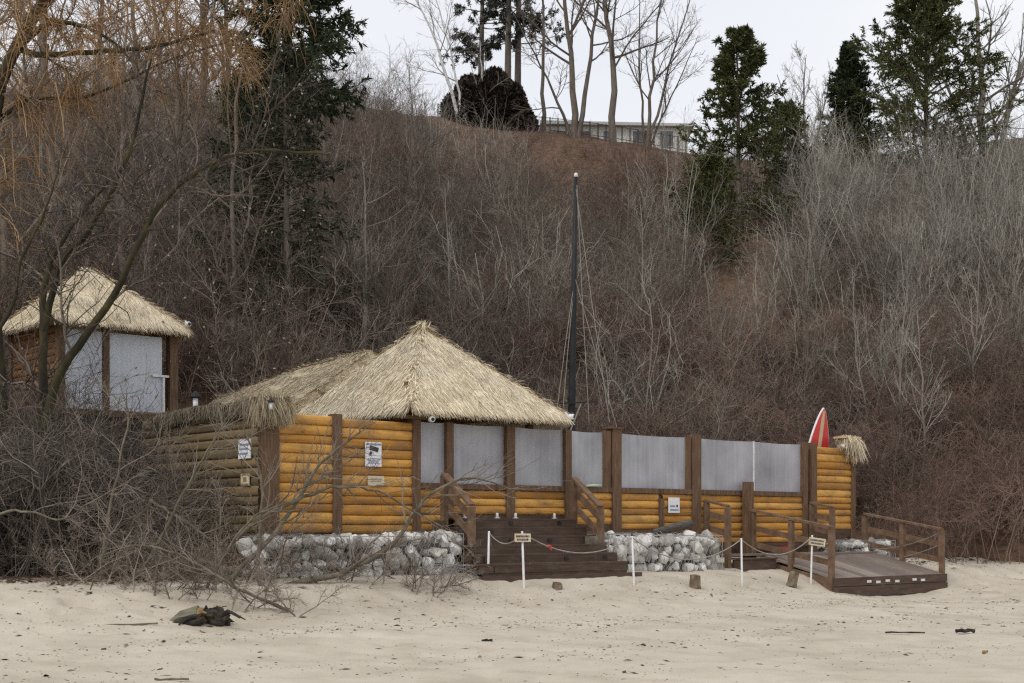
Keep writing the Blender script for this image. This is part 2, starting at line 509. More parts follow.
def grow(Pn, R, m, t0, t1, ang, ratio, n=5, up=0.0, wig=0.12, rr=0.55, rmin=0.002, taper=0.5, r=None, sag=0.0, spread=10):
    r = r or rng
    B = len(Pn)
    idx = np.repeat(np.arange(B), m)
    t = r.uniform(t0, t1, B * m)
    p, tan, rad = interp_poly(Pn, R, idx, t)
    Lp = np.linalg.norm(np.diff(Pn, axis=1), axis=2).sum(1)[idx]
    perp = nrm(np.cross(tan, r.normal(size=tan.shape)))
    a = np.radians(ang + r.normal(size=len(t)) * spread)[:, None]
    d = nrm(np.cos(a) * tan + np.sin(a) * perp)
    ln = Lp * ratio * r.uniform(0.55, 1.2, len(t)) * (1 - taper * t)
    out = [p]
    step = (ln / (n - 1))[:, None]
    for _ in range(n - 1):
        p = p + d * step
        out.append(p)
        d = nrm(d + np.array([0, 0, up - sag]) * 1.0 + r.normal(size=d.shape) * wig)
    Q = np.stack(out, 1)
    r0 = np.maximum(rad * rr, rmin)
    RR = r0[:, None] * np.linspace(1, 0.35, n)[None]
    return Q, np.maximum(RR, rmin * 0.6)


def poly_from(pts, n, r0, r1, r=None, wig=0.0):
    """resample control points to n smooth points"""
    pts = np.asarray(pts, float)
    m = len(pts)
    t = np.linspace(0, m - 1, n)
    out = []
    for x in t:
        i = min(int(x), m - 2)
        f = x - i
        p0, p1, p2, p3 = pts[max(i - 1, 0)], pts[i], pts[i + 1], pts[min(i + 2, m - 1)]
        out.append(0.5 * ((2 * p1) + (-p0 + p2) * f + (2 * p0 - 5 * p1 + 4 * p2 - p3) * f * f + (-p0 + 3 * p1 - 3 * p2 + p3) * f ** 3))
    out = np.array(out)
    if wig:
        out[1:] += (r or rng).normal(size=out[1:].shape) * wig
    return out[None], np.linspace(r0, r1, n)[None]


def add_tubes(mb, Q, R, k=3):
    v, f = tubes(Q, R, k)
    mb.add(v, f)


# ------------------------------------------------------------------ object bookkeeping
def tag(o, label=None, cat=None, group=None, kind=None):
    if label:
        o['label'] = label
    if cat:
        o['category'] = cat
    if group:
        o['group'] = group
    if kind:
        o['kind'] = kind
    return o


def thing(name, label, cat, loc, rz=0.0, group=None):
    o = bpy.data.objects.new(name, None)
    COL.objects.link(o)
    o.location = Vector([float(c) for c in loc])
    o.rotation_euler = (0, 0, rz)
    o.empty_display_size = 0.2
    return tag(o, label, cat, group)


def uthing(name, label, cat, u, v, z, group=None):
    return thing(name, label, cat, W(u, v, z), TH, group)


# ------------------------------------------------------------------ beach and hill
def axis(lo, hi, step, far):
    core = np.arange(lo, hi + 1e-6, step)
    a, b = [], []
    s, x = step, lo
    while x > -far:
        s *= 1.35
        x -= s
        a.append(x)
    s, x = step, hi
    while x < far:
        s *= 1.35
        x += s
        b.append(x)
    return np.concatenate([a[::-1], core, b])


def vnoise(X, Y, s, seed):
    """smooth value noise"""
    r = np.random.default_rng(seed)
    g = r.random((256, 256))
    x, y = X / s, Y / s
    xi, yi = np.floor(x).astype(int), np.floor(y).astype(int)
    fx, fy = x - xi, y - yi
    fx, fy = fx * fx * (3 - 2 * fx), fy * fy * (3 - 2 * fy)
    a, b = g[xi % 256, yi % 256], g[(xi + 1) % 256, yi % 256]
    c, d = g[xi % 256, (yi + 1) % 256], g[(xi + 1) % 256, (yi + 1) % 256]
    return (a * (1 - fx) + b * fx) * (1 - fy) + (c * (1 - fx) + d * fx) * fy - 0.5


def sheet(name, xs, ys, zf, keep, material):
    X, Y = np.meshgrid(xs, ys)
    Z = zf(X, Y)
    nx, ny = len(xs), len(ys)
    i = np.arange(ny - 1)[:, None] * nx + np.arange(nx - 1)[None]
    f = np.stack([i, i + 1, i + nx + 1, i + nx], -1).reshape(-1, 4)
    if keep is not None:
        k = keep(X, Y).ravel()
        f = f[k[f].all(1)]
    mb = MB()
    mb.add(np.stack([X, Y, Z], -1).reshape(-1, 3), f)
    return mb.build(name, material, smooth=True)


def beach_full(X, Y):
    z = beach_z(X, Y)
    u, v = uv_of(X, Y)
    z = z - .09 * sstep(6.5, 9, u) * (1 - sstep(2.2, 4, v)) * sstep(.3, .8, v)
    fine = 0.014 * vnoise(X, Y, 1.1, 1) + 0.014 * vnoise(X, Y, 0.42, 2) + 0.02 * vnoise(X, Y, 0.2, 3) + 0.09 * vnoise(X, Y, 4.5, 4) * sstep(2.5, 6, v)
    pits = np.clip(vnoise(X, Y, 0.27, 5) - 0.2, 0, 1) * -0.3 * np.clip(.4 + 2.5 * vnoise(X, Y, 3.0, 6) + .8 * np.exp(-((v - 3.2) / 1.2) ** 2), 0, 1.4)          # footprints
    return z + fine + pits


sheet('beach', axis(-13, 16, 0.075, 400), axis(11, 40, 0.085, 60), beach_full, lambda X, Y: (uv_of(X, Y)[1] > -9), 'sand')
tag(bpy.data.objects['beach'], 'pale sandy beach with footprints and scattered debris', 'beach', kind='structure')


def hill_full(X, Y):
    return hill_z(X, Y) + 0.25 * vnoise(X, Y, 2.2, 8) + 0.1 * vnoise(X, Y, 0.7, 9)


hs = sheet('hillside', axis(-45, 45, 0.7, 600), np.concatenate([np.arange(22, 96, 0.6), np.geomspace(97, 900, 18)]), hill_full, None, 'hill')
tag(hs, 'steep wooded bluff covered in leaf litter and bare brush', 'hill', kind='structure')

# ------------------------------------------------------------------ log fences
H_LOG = 0.168


def log_courses(mb, a0, a1, z0, z1, face, axis_u=True, bulge=0.055, seed=0):
    """half-round logs stacked between z0 and z1; face = v of the panel (or u when axis_u is False)"""
    r = np.random.default_rng(seed)
    n = max(1, round((z1 - z0) / H_LOG))
    hs = r.uniform(.86, 1.14, n)
    hs *= (z1 - z0) / hs.sum()
    zs = z0 + np.concatenate([[0], np.cumsum(hs)])
    th = np.linspace(-np.pi / 2, np.pi / 2, 9)
    m = max(3, int((a1 - a0) / 0.35) + 2)
    A = np.linspace(a0, a1, m)
    for c in range(n):
        h = hs[c]
        zc = (zs[c] + zs[c + 1]) / 2
        wob = r.normal(size=m) * 0.006
        bl = bulge * r.uniform(.8, 1.15) * (1 + r.normal(size=m) * 0.08)
        v = []
        for i in range(m):
            for t in th:
                vv = face + max(0.0, math.cos(t)) ** 0.7 * bl[i]
                zz = zc + math.sin(t) * (h / 2 - 0.002) + wob[i] * 0.5 * math.cos(t)
                v.append((A[i], vv, zz) if axis_u else (face - (vv - face), A[i], zz))
        k = len(th)
        i = np.arange(m - 1)[:, None] * k + np.arange(k - 1)[None]
        f = np.stack([i, i + 1, i + k + 1, i + k], -1).reshape(-1, 4)
        mb.add(np.array(v), f)


front = uthing('log_fence', 'front fence of orange half logs with brown posts and grey plastic windbreak panels', 'fence', 0, 0, -0.9)
FO = (0, 0, -0.9)


def fpart(name, fn, material, parent=front, smooth=False):
    mb = MB(FO)
    fn(mb)
    return mb.build(name, material, parent, smooth)


# (u centre, width, top, bottom)
posts = [(0.0, 0.26, 2.02, -0.92), (1.35, 0.18, 2.0, -0.2), (3.13, 0.17, 2.03, -0.25), (3.93, 0.16, 1.97, -0.2), (5.47, 0.22, 1.98, 0.1), (7.05, 0.17, 1.97, 0.0),
         (8.47, 0.26, 2.05, -0.3), (9.87, 0.13, 0.58, -0.2), (11.02, 0.27, 2.04, -0.6), (14.98, 0.17, 2.02, -0.5), (15.32, 0.2, 2.02, -0.6), (16.95, 0.13, 1.9, -0.5)]
for u, w, t, b in posts:
    fpart('post', lambda mb: mb.box(u - w / 2, u + w / 2, -0.09, 0.10, b, t), 'post')
fpart('post', lambda mb: mb.box(8.12, 8.3, -0.07, 0.07, 0.7, 2.0), 'post')
fpart('post', lambda mb: mb.box(10.72, 10.86, -0.07, 0.06, 0.66, 1.97), 'post')
bays = [(0.13, 1.26, -0.14, 1.96), (1.44, 3.045, -0.16, 1.93)]
for i, (a, b, z0, z1) in enumerate(bays):
    fpart('log_panel', lambda mb: log_courses(mb, a, b, z0, z1, 0.0, seed=i + 1), 'logs', smooth=True)
fpart('log_panel', lambda mb: log_courses(mb, 15.42, 16.885, -0.12, 1.93, 0.0, seed=19), 'logs', smooth=True)
low = [(3.215, 3.85, -0.12), (4.01, 5.36, 0.2), (5.58, 6.965, 0.2), (7.135, 8.34, 0.0), (8.6, 9.805, -0.1), (9.935, 10.885, -0.1), (11.155, 14.895, -0.42)]
for i, (a, b, z0) in enumerate(low):
    fpart('log_panel', lambda mb: log_courses(mb, a, b, z0, 0.69, 0.0, seed=i + 30), 'logs', smooth=True)
    fpart('sill', lambda mb: mb.box(a, b, -0.05, 0.075, 0.693, 0.80), 'post')
    fpart('base_board', lambda mb: mb.box(a, b, -0.04, 0.055, z0 - 0.13, z0 - 0.003), 'step')
fpart('base_board', lambda mb: mb.box(15.42, 16.885, -0.04, 0.05, -0.3, -0.125), 'step')
film = [(3.215, 3.85), (4.01, 5.36), (5.58, 6.965), (7.135, 8.118), (8.6, 10.72), (11.155, 13.1), (13.125, 14.895)]
for a, b in film:
    def sheetpanel(mb):
        n = max(8, int((b - a) / 0.06))
        A = np.linspace(a, b, n)
        wv = 0.004 * np.sin(A * 9 + a * 5) + rng.normal(size=n) * 0.0015
        zt = 1.965 - 0.018 * np.sin((A - a) / (b - a) * np.pi)
        v = np.concatenate([np.stack([A, wv, np.full(n, 0.803)], 1), np.stack([A, wv * 0.6, zt], 1)])
        i = np.arange(n - 1)
        mb.add(v, np.stack([i, i + 1, i + n + 1, i + n], 1))
    fpart('plastic_panel', sheetpanel, 'film', smooth=True)
fpart('panel_batten', lambda mb: mb.box(13.1, 13.125, -0.015, 0.02, 0.805, 1.97), 'white')
fpart('top_beam', lambda mb: mb.box(2.6, 3.3, 0.103, 0.19, 1.99, 2.06), 'post')
fpart('post_cap', lambda mb: mb.box(8.25, 8.62, -0.12, 0.13, 2.052, 2.09), 'post')
fpart('bottom_rail', lambda mb: mb.box(8.6, 10.9, 0.06, 0.12, -0.23, -0.1), 'post')

side = uthing('log_fence', 'side fence of weathered greenish brown logs behind the dead brush', 'fence', -0.14, -0.1, -0.9)
SO = (-0.14, -0.1, -0.9)


def spart(name, fn, material, smooth=False):
    mb = MB(SO)
    fn(mb)
    return mb.build(name, material, side, smooth)


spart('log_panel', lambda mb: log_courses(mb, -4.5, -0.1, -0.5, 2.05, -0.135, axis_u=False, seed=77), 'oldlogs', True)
for vv in (-2.4, -4.5):
    spart('post', lambda mb: mb.box(-0.13, 0.0, vv - 0.07, vv + 0.07, -0.7, 2.1), 'post')

# ------------------------------------------------------------------ thatch
def blades(mb, P0, D, Nn, ln, wd, lift, r, droop=0.0):
    """thatch leaves: two-segment tapered strips starting at P0 along D, over a surface with normal Nn"""
    n = len(P0)
    Sd = nrm(np.cross(Nn, D))
    yaw = r.normal(size=(n, 1)) * 0.16
    D = nrm(D + Sd * yaw)
    Sd = nrm(np.cross(Nn, D))
    tw = nrm(Sd + Nn * r.normal(size=(n, 1)) * 0.18)
    ln, wd, lift = ln[:, None], wd[:, None], lift[:, None]
    dn = np.array([[0, 0, -1.0]])
    a = P0 + Nn * 0.004
    b = P0 + D * ln * 0.55 + Nn * lift
    c = P0 + D * ln + Nn * lift * 0.7 + dn * droop * ln
    v = np.stack([a - tw * wd * .5, a + tw * wd * .5, b - tw * wd * .5, b + tw * wd * .5, c - tw * wd * .15, c + tw * wd * .15], 1)
    base = np.arange(n)[:, None] * 6
    f = np.concatenate([base + np.array([[0, 1, 3, 2]]), base + np.array([[2, 3, 5, 4]])])
    mb.add(v.reshape(-1, 3), f)


def thatch_facets(mb, facets, dens, seed, fringe=0.22, lmin=0.2, lmax=0.44, w=0.012):
    """facets: list of (points, number of leading points that form the eave edge 0-1)"""
    r = np.random.default_rng(seed)
    for pts, eave in facets:
        pts = np.array(pts, float)
        tris = [(0, i, i + 1) for i in range(1, len(pts) - 1)]
        nv = np.cross(pts[1] - pts[0], pts[2] - pts[0])
        nv = nv / np.linalg.norm(nv)
        if nv[2] < 0:
            nv = -nv
        dn = np.array([0, 0, -1.0]) - nv * (-nv[2])
        dn /= np.linalg.norm(dn)
        for a, b, c in tris:
            A, B, Cc = pts[a], pts[b], pts[c]
            area = np.linalg.norm(np.cross(B - A, Cc - A)) / 2
            k = int(area * dens)
            s, t = r.random(k), r.random(k)
            q = s + t > 1
            s[q], t[q] = 1 - s[q], 1 - t[q]
            p = A + (B - A) * s[:, None] + (Cc - A) * t[:, None]
            lnb = r.uniform(lmin, lmax, k)
            tip = p + dn * lnb[:, None]
            cen = pts.mean(0)
            for q in range(1, len(pts)):
                ea, eb = pts[q], pts[(q + 1) % len(pts)]
                en = np.cross(nv, eb - ea)
                en = en * np.sign(np.dot(en, cen - ea))
                lnb = np.where((tip - ea) @ en < 0, lnb * .3, lnb)
            und = 0.022 * np.sin(p[:, 0] * 5 + p[:, 1] * 3) * np.sin(p[:, 2] * 9 + 1)
            blades(mb, p + nv * und[:, None], np.repeat(dn[None], k, 0), np.repeat(nv[None], k, 0), lnb, r.uniform(.5, 1.5, k) * w, np.abs(r.normal(size=k)) * 0.011 + 0.006, r)
        if eave:
            e0, e1 = pts[0], pts[1]
            ln = np.linalg.norm(e1 - e0)
            k = int(ln * dens * 0.42)
            t = r.random(k)
            p = e0 + (e1 - e0) * t[:, None] - dn * r.uniform(0, .16, k)[:, None]
            d = nrm(dn[None] * r.uniform(.9, 1.4, k)[:, None] + np.array([[0, 0, -1.0]]) * r.uniform(.05, .45, k)[:, None])
            nn = nrm(np.repeat(nv[None], k, 0) + np.array([[0, 0, -.6]]))
            blades(mb, p, d, nn, r.uniform(.5, 1.3, k) * fringe, r.uniform(.5, 1.5, k) * w, r.normal(size=k) * 0.02, r, droop=0.15)


def hip_strips(mb, a, b, dens, seed, w=0.014, outward=None):
    """extra leaves lying over a hip or ridge line from a (low) to b (high)"""
    r = np.random.default_rng(seed)
    a, b = np.array(a, float), np.array(b, float)
    ln = np.linalg.norm(b - a)
    k = int(ln * dens)
    t = r.random(k)
    p = a + (b - a) * t[:, None] + r.normal(size=(k, 3)) * np.array([.05, .05, .01])
    d = nrm(np.repeat((a - b)[None] / ln, k, 0) + r.normal(size=(k, 3)) * 0.25)
    nn = nrm(np.cross(np.cross(d, [0, 0, 1.0]), d) + r.normal(size=(k, 3)) * 0.3)
    blades(mb, p, d, nn, r.uniform(.08, .2, k), r.uniform(.5, 1.5, k) * w, np.abs(r.normal(size=k)) * 0.012 + 0.008, r)


def hip_roof(parent, org, eaves, ridge, seed, dens=1500, material='thatch', fringe=0.26, thick=0.05):
    """eaves: four (u, v, z) corners front-left, front-right, back-right, back-left; ridge: one or two points"""
    e = [np.array(x, float) for x in eaves]
    rd = [np.array(x, float) for x in ridge]
    if len(rd) == 1:
        fac = [[e[0], e[1], rd[0]], [e[1], e[2], rd[0]], [e[2], e[3], rd[0]], [e[3], e[0], rd[0]]]
    else:       # rd[0] near the front, rd[1] near the back
        fac = [[e[0], e[1], rd[0]], [e[1], e[2], rd[1], rd[0]], [e[2], e[3], rd[1]], [e[3], e[0], rd[0], rd[1]]]
    core = MB(org)
    for f in fac:
        f = np.array(f)
        core.add(np.concatenate([f, f - [0, 0, thick]]), [np.arange(len(f))[None], (len(f) + np.arange(len(f)))[::-1][None],
                 np.array([[i, (i + 1) % len(f), len(f) + (i + 1) % len(f), len(f) + i] for i in range(len(f))])])
    thatch_facets(core, [(f, True) for f in fac], dens, seed, fringe)
    for i, c in enumerate(e):
        top = rd[0] if (len(rd) == 1 or i in (0, 1)) else rd[1]
        hip_strips(core, c, top, 160, seed + 5 + i)
    if len(rd) == 2:
        hip_strips(core, rd[1], rd[0], 260, seed + 20)
    return core.build('thatched_roof', material, parent)


# main pavilion behind the front fence
pav = uthing('thatched_pavilion', 'big thatched pavilion with pointed straw roof rising behind the front fence', 'pavilion', 5.05, -2.0, -0.6)
PO = (5.05, -2.0, -0.6)
ua, ub, vf, vb = 2.85, 6.78, 0.28, -3.75
ez = 2.28
apex = (4.72, -1.85, 4.08)
hip_roof(pav, PO, [(ua, vf, ez), (ub, vf, ez), (ub, vb, ez), (ua, vb, ez)], [apex], 11, 3400)
tp = MB(PO)
r_ = np.random.default_rng(5)
k = 120
d = nrm(r_.normal(size=(k, 3)) * [.22, .22, .2] + [0, 0, 0.9])
blades(tp, np.array(apex) + r_.normal(size=(k, 3)) * [.05, .05, .03] + [0, 0, -0.1], d, nrm(np.cross(d, r_.normal(size=(k, 3)))), r_.uniform(.12, .24, k), np.full(k, .018), np.full(k, .006), r_)
d2 = nrm(r_.normal(size=(k * 2, 3)) * [1, 1, .2] + [0, 0, -0.9])
blades(tp, np.array(apex) + r_.normal(size=(k * 2, 3)) * [.03, .03, .03] + [0, 0, 0.06], d2, nrm(d2 * [1, 1, 0] + [0, 0, .8]), r_.uniform(.25, .45, k * 2), np.full(k * 2, .016), np.full(k * 2, .012), r_)
tp.build('ridge_tuft', 'thatch', pav)
for uu, vv in ((3.3, -0.4), (6.4, -0.4), (6.4, -3.3), (3.3, -3.3)):
    mb = MB(PO)
    mb.tube([(uu, vv, -0.6), (uu, vv, 2.75)], 0.09, 10)
    mb.build('post', 'post', pav, True)
mb = MB(PO)
for (a, b) in (((3.3, -0.4), (6.4, -0.4)), ((3.3, -3.3), (6.4, -3.3)), ((3.3, -0.4), (3.3, -3.3)), ((6.4, -0.4), (6.4, -3.3))):
    mb.bar((a[0], a[1], 2.28), (b[0], b[1], 2.28), 0.1, 0.16)
mb.build('ring_beam', 'post', pav)

# second pavilion, lower roof running away to the left behind the first
pav2 = uthing('thatched_pavilion', 'lower thatched pavilion whose long straw roof adjoins the pointed one on its left', 'pavilion', 3.0, -7.0, -0.6)
P2 = (5.2, -6.4, -0.6)
pav2.location = W(*P2)
hip_roof(pav2, P2, [(3.05, -4.1, 2.5), (7.3, -4.3, 2.5), (7.0, -9.4, 2.9), (3.55, -8.3, 2.95)], [(5.5, -4.75, 3.93), (4.95, -6.5, 3.70)], 31, 2600, 'thatch_aged')
for uu, vv in ((3.6, -4.7), (6.7, -5.0), (6.6, -8.8), (4.0, -7.9)):
    mb = MB(P2)
    mb.tube([(uu, vv, -0.6), (uu, vv, 2.7)], 0.09, 10)
    mb.build('post', 'post', pav2, True)

# thatch capping along the side fence: part of that fence
cap = MB(SO)
r_ = np.random.default_rng(9)
k = 12000
vv = -r_.uniform(-0.15, 3.9, k)
top = np.stack([-0.2 + r_.normal(size=k) * .05, vv, 2.21 + 0.03 * np.sin(vv * 2) - 0.03 * np.abs(r_.normal(size=k)) + 0.02 * vv], 1)
outw = nrm(np.stack([-r_.uniform(-.05, .15, k), r_.normal(size=k) * .12, -r_.uniform(.5, 1, k)], 1))
blades(cap, top, outw, nrm(np.stack([-np.ones(k), np.zeros(k), np.full(k, .5)], 1)), r_.uniform(.1, .22, k), r_.uniform(.5, 1.4, k) * .013, np.abs(r_.normal(size=k)) * .01 + .005, r_, 0.2)
k = 5000
vv = -r_.uniform(-0.15, 3.9, k)
top = np.stack([r_.uniform(-.22, .3, k), vv, 2.2 + 0.03 * np.sin(vv * 2) + 0.03 * r_.random(k) + 0.02 * vv], 1)
dd = nrm(np.stack([r_.normal(size=k) * .35, r_.normal(size=k) * .9, -np.full(k, .12)], 1))
blades(cap, top, dd, np.repeat([[0, 0, 1.0]], k, 0), r_.uniform(.15, .3, k), r_.uniform(.5, 1.4, k) * .016, np.full(k, .012), r_, 0.1)
cap.box(-0.17, 0.2, -3.9, 0.1, 2.06, 2.18)
cap.build('thatch_capping', 'oldthatch', side)

# straw tuft hanging over the corner post
tuft = uthing('thatch_skirt', 'shaggy straw skirt hanging over the brown corner post of the log fence', 'thatch', -0.1, 0.05, 2.1)
TO = (-0.1, 0.05, 2.1)
mb = MB(TO)
k = 1700
r_ = np.random.default_rng(14)
p = np.stack([r_.uniform(-.34, .26, k), r_.uniform(-.15, .2, k), 2.26 + r_.normal(size=k) * .02], 1)
d = nrm(np.stack([r_.normal(size=k) * .2, r_.normal(size=k) * .15 + .15, -np.ones(k) * r_.uniform(.6, 1, k)], 1))
blades(mb, p, d, nrm(np.stack([r_.normal(size=k) * .3, np.ones(k), np.full(k, .3)], 1)), r_.uniform(.2, .52, k), r_.uniform(.5, 1.4, k) * .014, np.abs(r_.normal(size=k)) * .03, r_, .2)
mb.box(-0.36, 0.28, -0.17, 0.2, 2.2, 2.28)
mb.build('straw', 'skirtstraw', tuft)

# small straw cap on the far end panel
capo = (16.75, 0.1, 1.95)
hat = uthing('thatch_skirt', 'small straw awning hanging on the right end of the fence beside the surfboard', 'thatch', *capo)
mb = MB(capo)
k = 1500
p = np.stack([r_.uniform(16.42, 16.95, k), r_.uniform(-.1, .25, k), 2.2 + r_.normal(size=k) * .02], 1)
d = nrm(np.stack([r_.normal(size=k) * .25 + .18 * (p[:, 0] - 16.5), r_.normal(size=k) * .2 + .25, -r_.uniform(.5, 1, k)], 1))
blades(mb, p, d, nrm(np.stack([r_.normal(size=k) * .3, np.ones(k), np.full(k, .3)], 1)), r_.uniform(.2, .62, k) * np.clip((p[:, 0] - 16.1) * 1.4, .4, 1), r_.uniform(.5, 1.4, k) * .018, np.abs(r_.normal(size=k)) * .05, r_, .2)
mb.build('straw', 'thatch', hat)
mb = MB(capo)
mb.box(16.36, 17.0, -0.1, 0.28, 2.17, 2.22)
mb.build('top_board', 'tan', hat)

# ------------------------------------------------------------------ hut on the left
hut = uthing('thatched_hut', 'raised hut with conical straw roof and pale plastic walls behind bare branches', 'hut', -0.01, -7.6, 0.0)
hc = np.array([-9.68, 30.0])
hu, hv = uv_of(hc[0], hc[1])
HO = (hu + 1.3, hv - 1.3, 0.0)
hut.location = W(*HO)
z0, z1 = 2.5, 4.22
S_ = 2.62
cu, cv = HO[0], HO[1]
a = 1.55
hip_roof(hut, HO, [(cu - a, cv + a, 4.5), (cu + a, cv + a, 4.5), (cu + a, cv - a, 4.5), (cu - a, cv - a, 4.5)], [(cu - .1, cv, 5.85)], 51, 2600)
for uu, vv, w in ((hu, hv, .16), (hu + S_, hv, .2), (hu + S_, hv - S_, .16), (hu, hv - S_, .16), (hu + 1.02, hv, .14)):
    mb = MB(HO)
    mb.box(uu - w / 2, uu + w / 2, vv - w / 2, vv + w / 2, 0.3, 4.5)
    mb.build('post', 'post', hut)
for a0, a1 in ((hu + .09, hu + .94), (hu + 1.1, hu + 2.36)):
    mb = MB(HO)
    mb.box(a0, a1, hv - .02, hv + .02, z0 + .02, z1)
    mb.build('plastic_wall', 'hutfilm', hut)
mb = MB(HO)
log_courses(mb, hv - S_ + .1, hv - .1, z0, z1 + .1, hu, axis_u=False, seed=5)
mb.build('log_wall', 'hutlogs', hut, True)
mb = MB(HO)
mb.box(hu - .2, hu + S_ + .2, hv - S_ - .1, hv + .2, z0 - .14, z0)
mb.build('floor', 'post', hut)
mb = MB(HO)
for i in range(9):
    mb.box(hu - .1, hu + S_ + .1, hv + .1, hv + .14, 0.6 + i * .2, 0.79 + i * .2)
mb.build('skirting', 'skirt', hut)
mb = MB(HO)
mb.bar((hu + 2.38, hv + .05, z0 + .85), (hu + 2.38, hv + .05, z0), .05, .05)
mb.box(hu + 2.1, hu + 2.5, hv + .05, hv + .09, z0 + .82, z0 + .87)
mb.build('rail', 'white', hut)

# ------------------------------------------------------------------ stairs
st = uthing('wooden_staircase', 'dark brown timber stairs of six steps rising to the front fence', 'stairs', 5.6, 1.2, -0.95)
TO = (5.6, 1.2, -0.95)
NS = 6
v0, going, rise, zt = 0.40, 0.29, 0.168, 0.13
for i in range(NS):
    z = zt - rise * i
    v1 = v0 + going * i
    ur = 6.98 + (0.0 if i < 4 else 0.0)
    mb = MB(TO)
    back = 0.06 if i == 0 else v1 - going - 0.02
    mb.box(3.8 - .12 * i, ur, back, v1 + .005, z - .03, z)
    mb.box(3.81 - .12 * i, ur - .01, v1 - .03, v1, z - rise + .002, z - .032)
    mb.build('step', 'step', st)
for i, us in ((0, (5.2, 6.5)), (2, (4.7, 5.7, 6.7)), (4, (4.5, 5.6, 6.65)), (1, (4.45,))):
    for x in us:
        mb = MB(TO)
        z = zt - rise * i
        mb.box(x - .05, x + .05, v0 + going * i + .002, v0 + going * i + .014, z - .125, z - .055)
        mb.build('step_light', 'lens', st)
for uu in (3.55, 6.98):
    mb = MB(TO)
    pts = [(0.06, zt - .05), (0.06, zt - rise * NS)]
    prof = [(v0 + going * (NS - 1), zt - rise * NS)]
    for i in range(NS - 1, -1, -1):
        prof.append((v0 + going * i, zt - rise * i - .045))
        if i:
            prof.append((v0 + going * (i - 1), zt - rise * i - .045))
    outline = pts + prof
    n = len(outline)
    v = np.array([(uu - .02, a_, b_) for a_, b_ in outline] + [(uu + .02, a_, b_) for a_, b_ in outline])
    mb.add(v, [np.arange(n)[None], (n + np.arange(n))[None][:, ::-1], np.array([[i, (i + 1) % n, n + (i + 1) % n, n + i] for i in range(n)])])
    mb.build('stringer', 'step', st)


def railing(parent, org, a, b, ztop_a, ztop_b, zbot_a, zbot_b, mids, nposts=2, w=.11, capw=.15, mat_='rail'):
    """a, b = (u, v) of the end posts; top rail and lower rails follow the slope"""
    first = MB(org)
    a, b = np.array(a, float), np.array(b, float)
    dz = .03
    first.bar((a[0], a[1], ztop_a), (b[0], b[1], ztop_b), capw, .05)
    root = first.build('handrail', mat_, parent)
    for i in range(nposts):
        t = i / (nposts - 1)
        p = a + (b - a) * t
        zb_, zt_ = zbot_a + (zbot_b - zbot_a) * t, ztop_a + (ztop_b - ztop_a) * t - dz
        mb = MB(org)
        mb.box(p[0] - w / 2, p[0] + w / 2, p[1] - w / 2, p[1] + w / 2, zb_, zt_)
        mb.build('post', mat_, root)
    for off in mids:
        mb = MB(org)
        mb.bar((a[0] + .07, a[1], ztop_a - off), (b[0] + .07, b[1], ztop_b - off), .035, .13)
        mb.build('lower_rail', mat_, root)
    return root


railing(st, TO, (6.98, .32), (6.98, 1.1), 0.97, 0.37, -0.1, -0.75, (.3, .62))
railing(st, TO, (3.62, .3), (3.62, 1.12), 0.97, 0.37, -0.1, -0.8, (.3, .62))
mb = MB(TO)
mb.box(3.3, 6.98, 1.80, 1.842, -1.12, -0.881)
mb.box(3.2, 7.25, 1.845, 2.0, -1.06, -0.93)
mb.build('bottom_board', 'step', st)
mb = MB(TO)
mb.box(6.62, 6.9, 1.02, 1.2, -0.4, -0.22)
mb.build('planter_block', 'deadwood', st)

# ------------------------------------------------------------------ ramp
rp = uthing('wooden_ramp', 'wide brown wooden ramp with railings sloping down onto the sand', 'ramp', 14.0, 1.4, -1.4)
RO = (14.0, 1.4, -1.4)
un, uf, vs, ve = 12.73, 17.15, 0.6, 2.56
mb = MB(RO)
nb = 16
for i in range(nb):        # boards run along the ramp
    x0 = un + (uf - un) * i / nb
    x1 = un + (uf - un) * (i + 1) / nb - .012
    mb.bar(((x0 + x1) / 2, vs - .05, -.70), ((x0 + x1) / 2, ve, -1.19), x1 - x0, .04)
mb.build('deck', 'deck', rp)
mb = MB(RO)
for i in range(6):
    mb.box(11.33, 17.2, .07 + i * .1, .163 + i * .1, -.70, -.66)
mb.build('landing', 'deck', rp)
mb = MB(RO)
mb.box(un - .03, uf + .03, ve + .002, ve + .05, -1.36, -1.17)
mb.box(un - .03, uf + .03, ve + .002, ve + .06, -1.60, -1.37)
mb.build('fascia', 'step', rp)
for uu in (un - .045, uf + .005):
    mb = MB(RO)
    v = np.array([(uu + o, y, z) for o in (0, .04) for y, z in ((.07, -.71), (ve, -1.2), (ve, -1.5), (.07, -1.05))])
    mb.add(v, [np.array([[0, 1, 2, 3], [7, 6, 5, 4]]), np.array([[i, (i + 1) % 4, 4 + (i + 1) % 4, 4 + i] for i in range(4)])])
    mb.build('side_board', 'rail', rp)
for i, x in enumerate((13.9, 14.25, 14.62, 15.0, 15.7, 16.05)):
    mb = MB(RO)
    mb.box(x, x + .16, ve + .052, ve + .062, -1.30 - .02 * (i % 2), -1.245 - .02 * (i % 2))
    mb.build('reflector', 'white', rp)
railing(rp, RO, (un, .3), (un, ve - .06), .34, -.05, -.98, -1.6, (.42, .8), 3, .11, .16)
railing(rp, RO, (uf - .03, .3), (uf - .03, ve - .06), .28, -.10, -.95, -1.6, (.38, .76), 3, .11, .16)
railing(rp, RO, (11.33, .1), (11.33, .73), .55, .42, -.7, -.95, (.3, .62), 2, .11, .14)
railing(rp, RO, (15.18, .1), (15.18, .73), .55, .42, -.66, -.66, (.3, .62), 2, .11, .14)
mb = MB(RO)
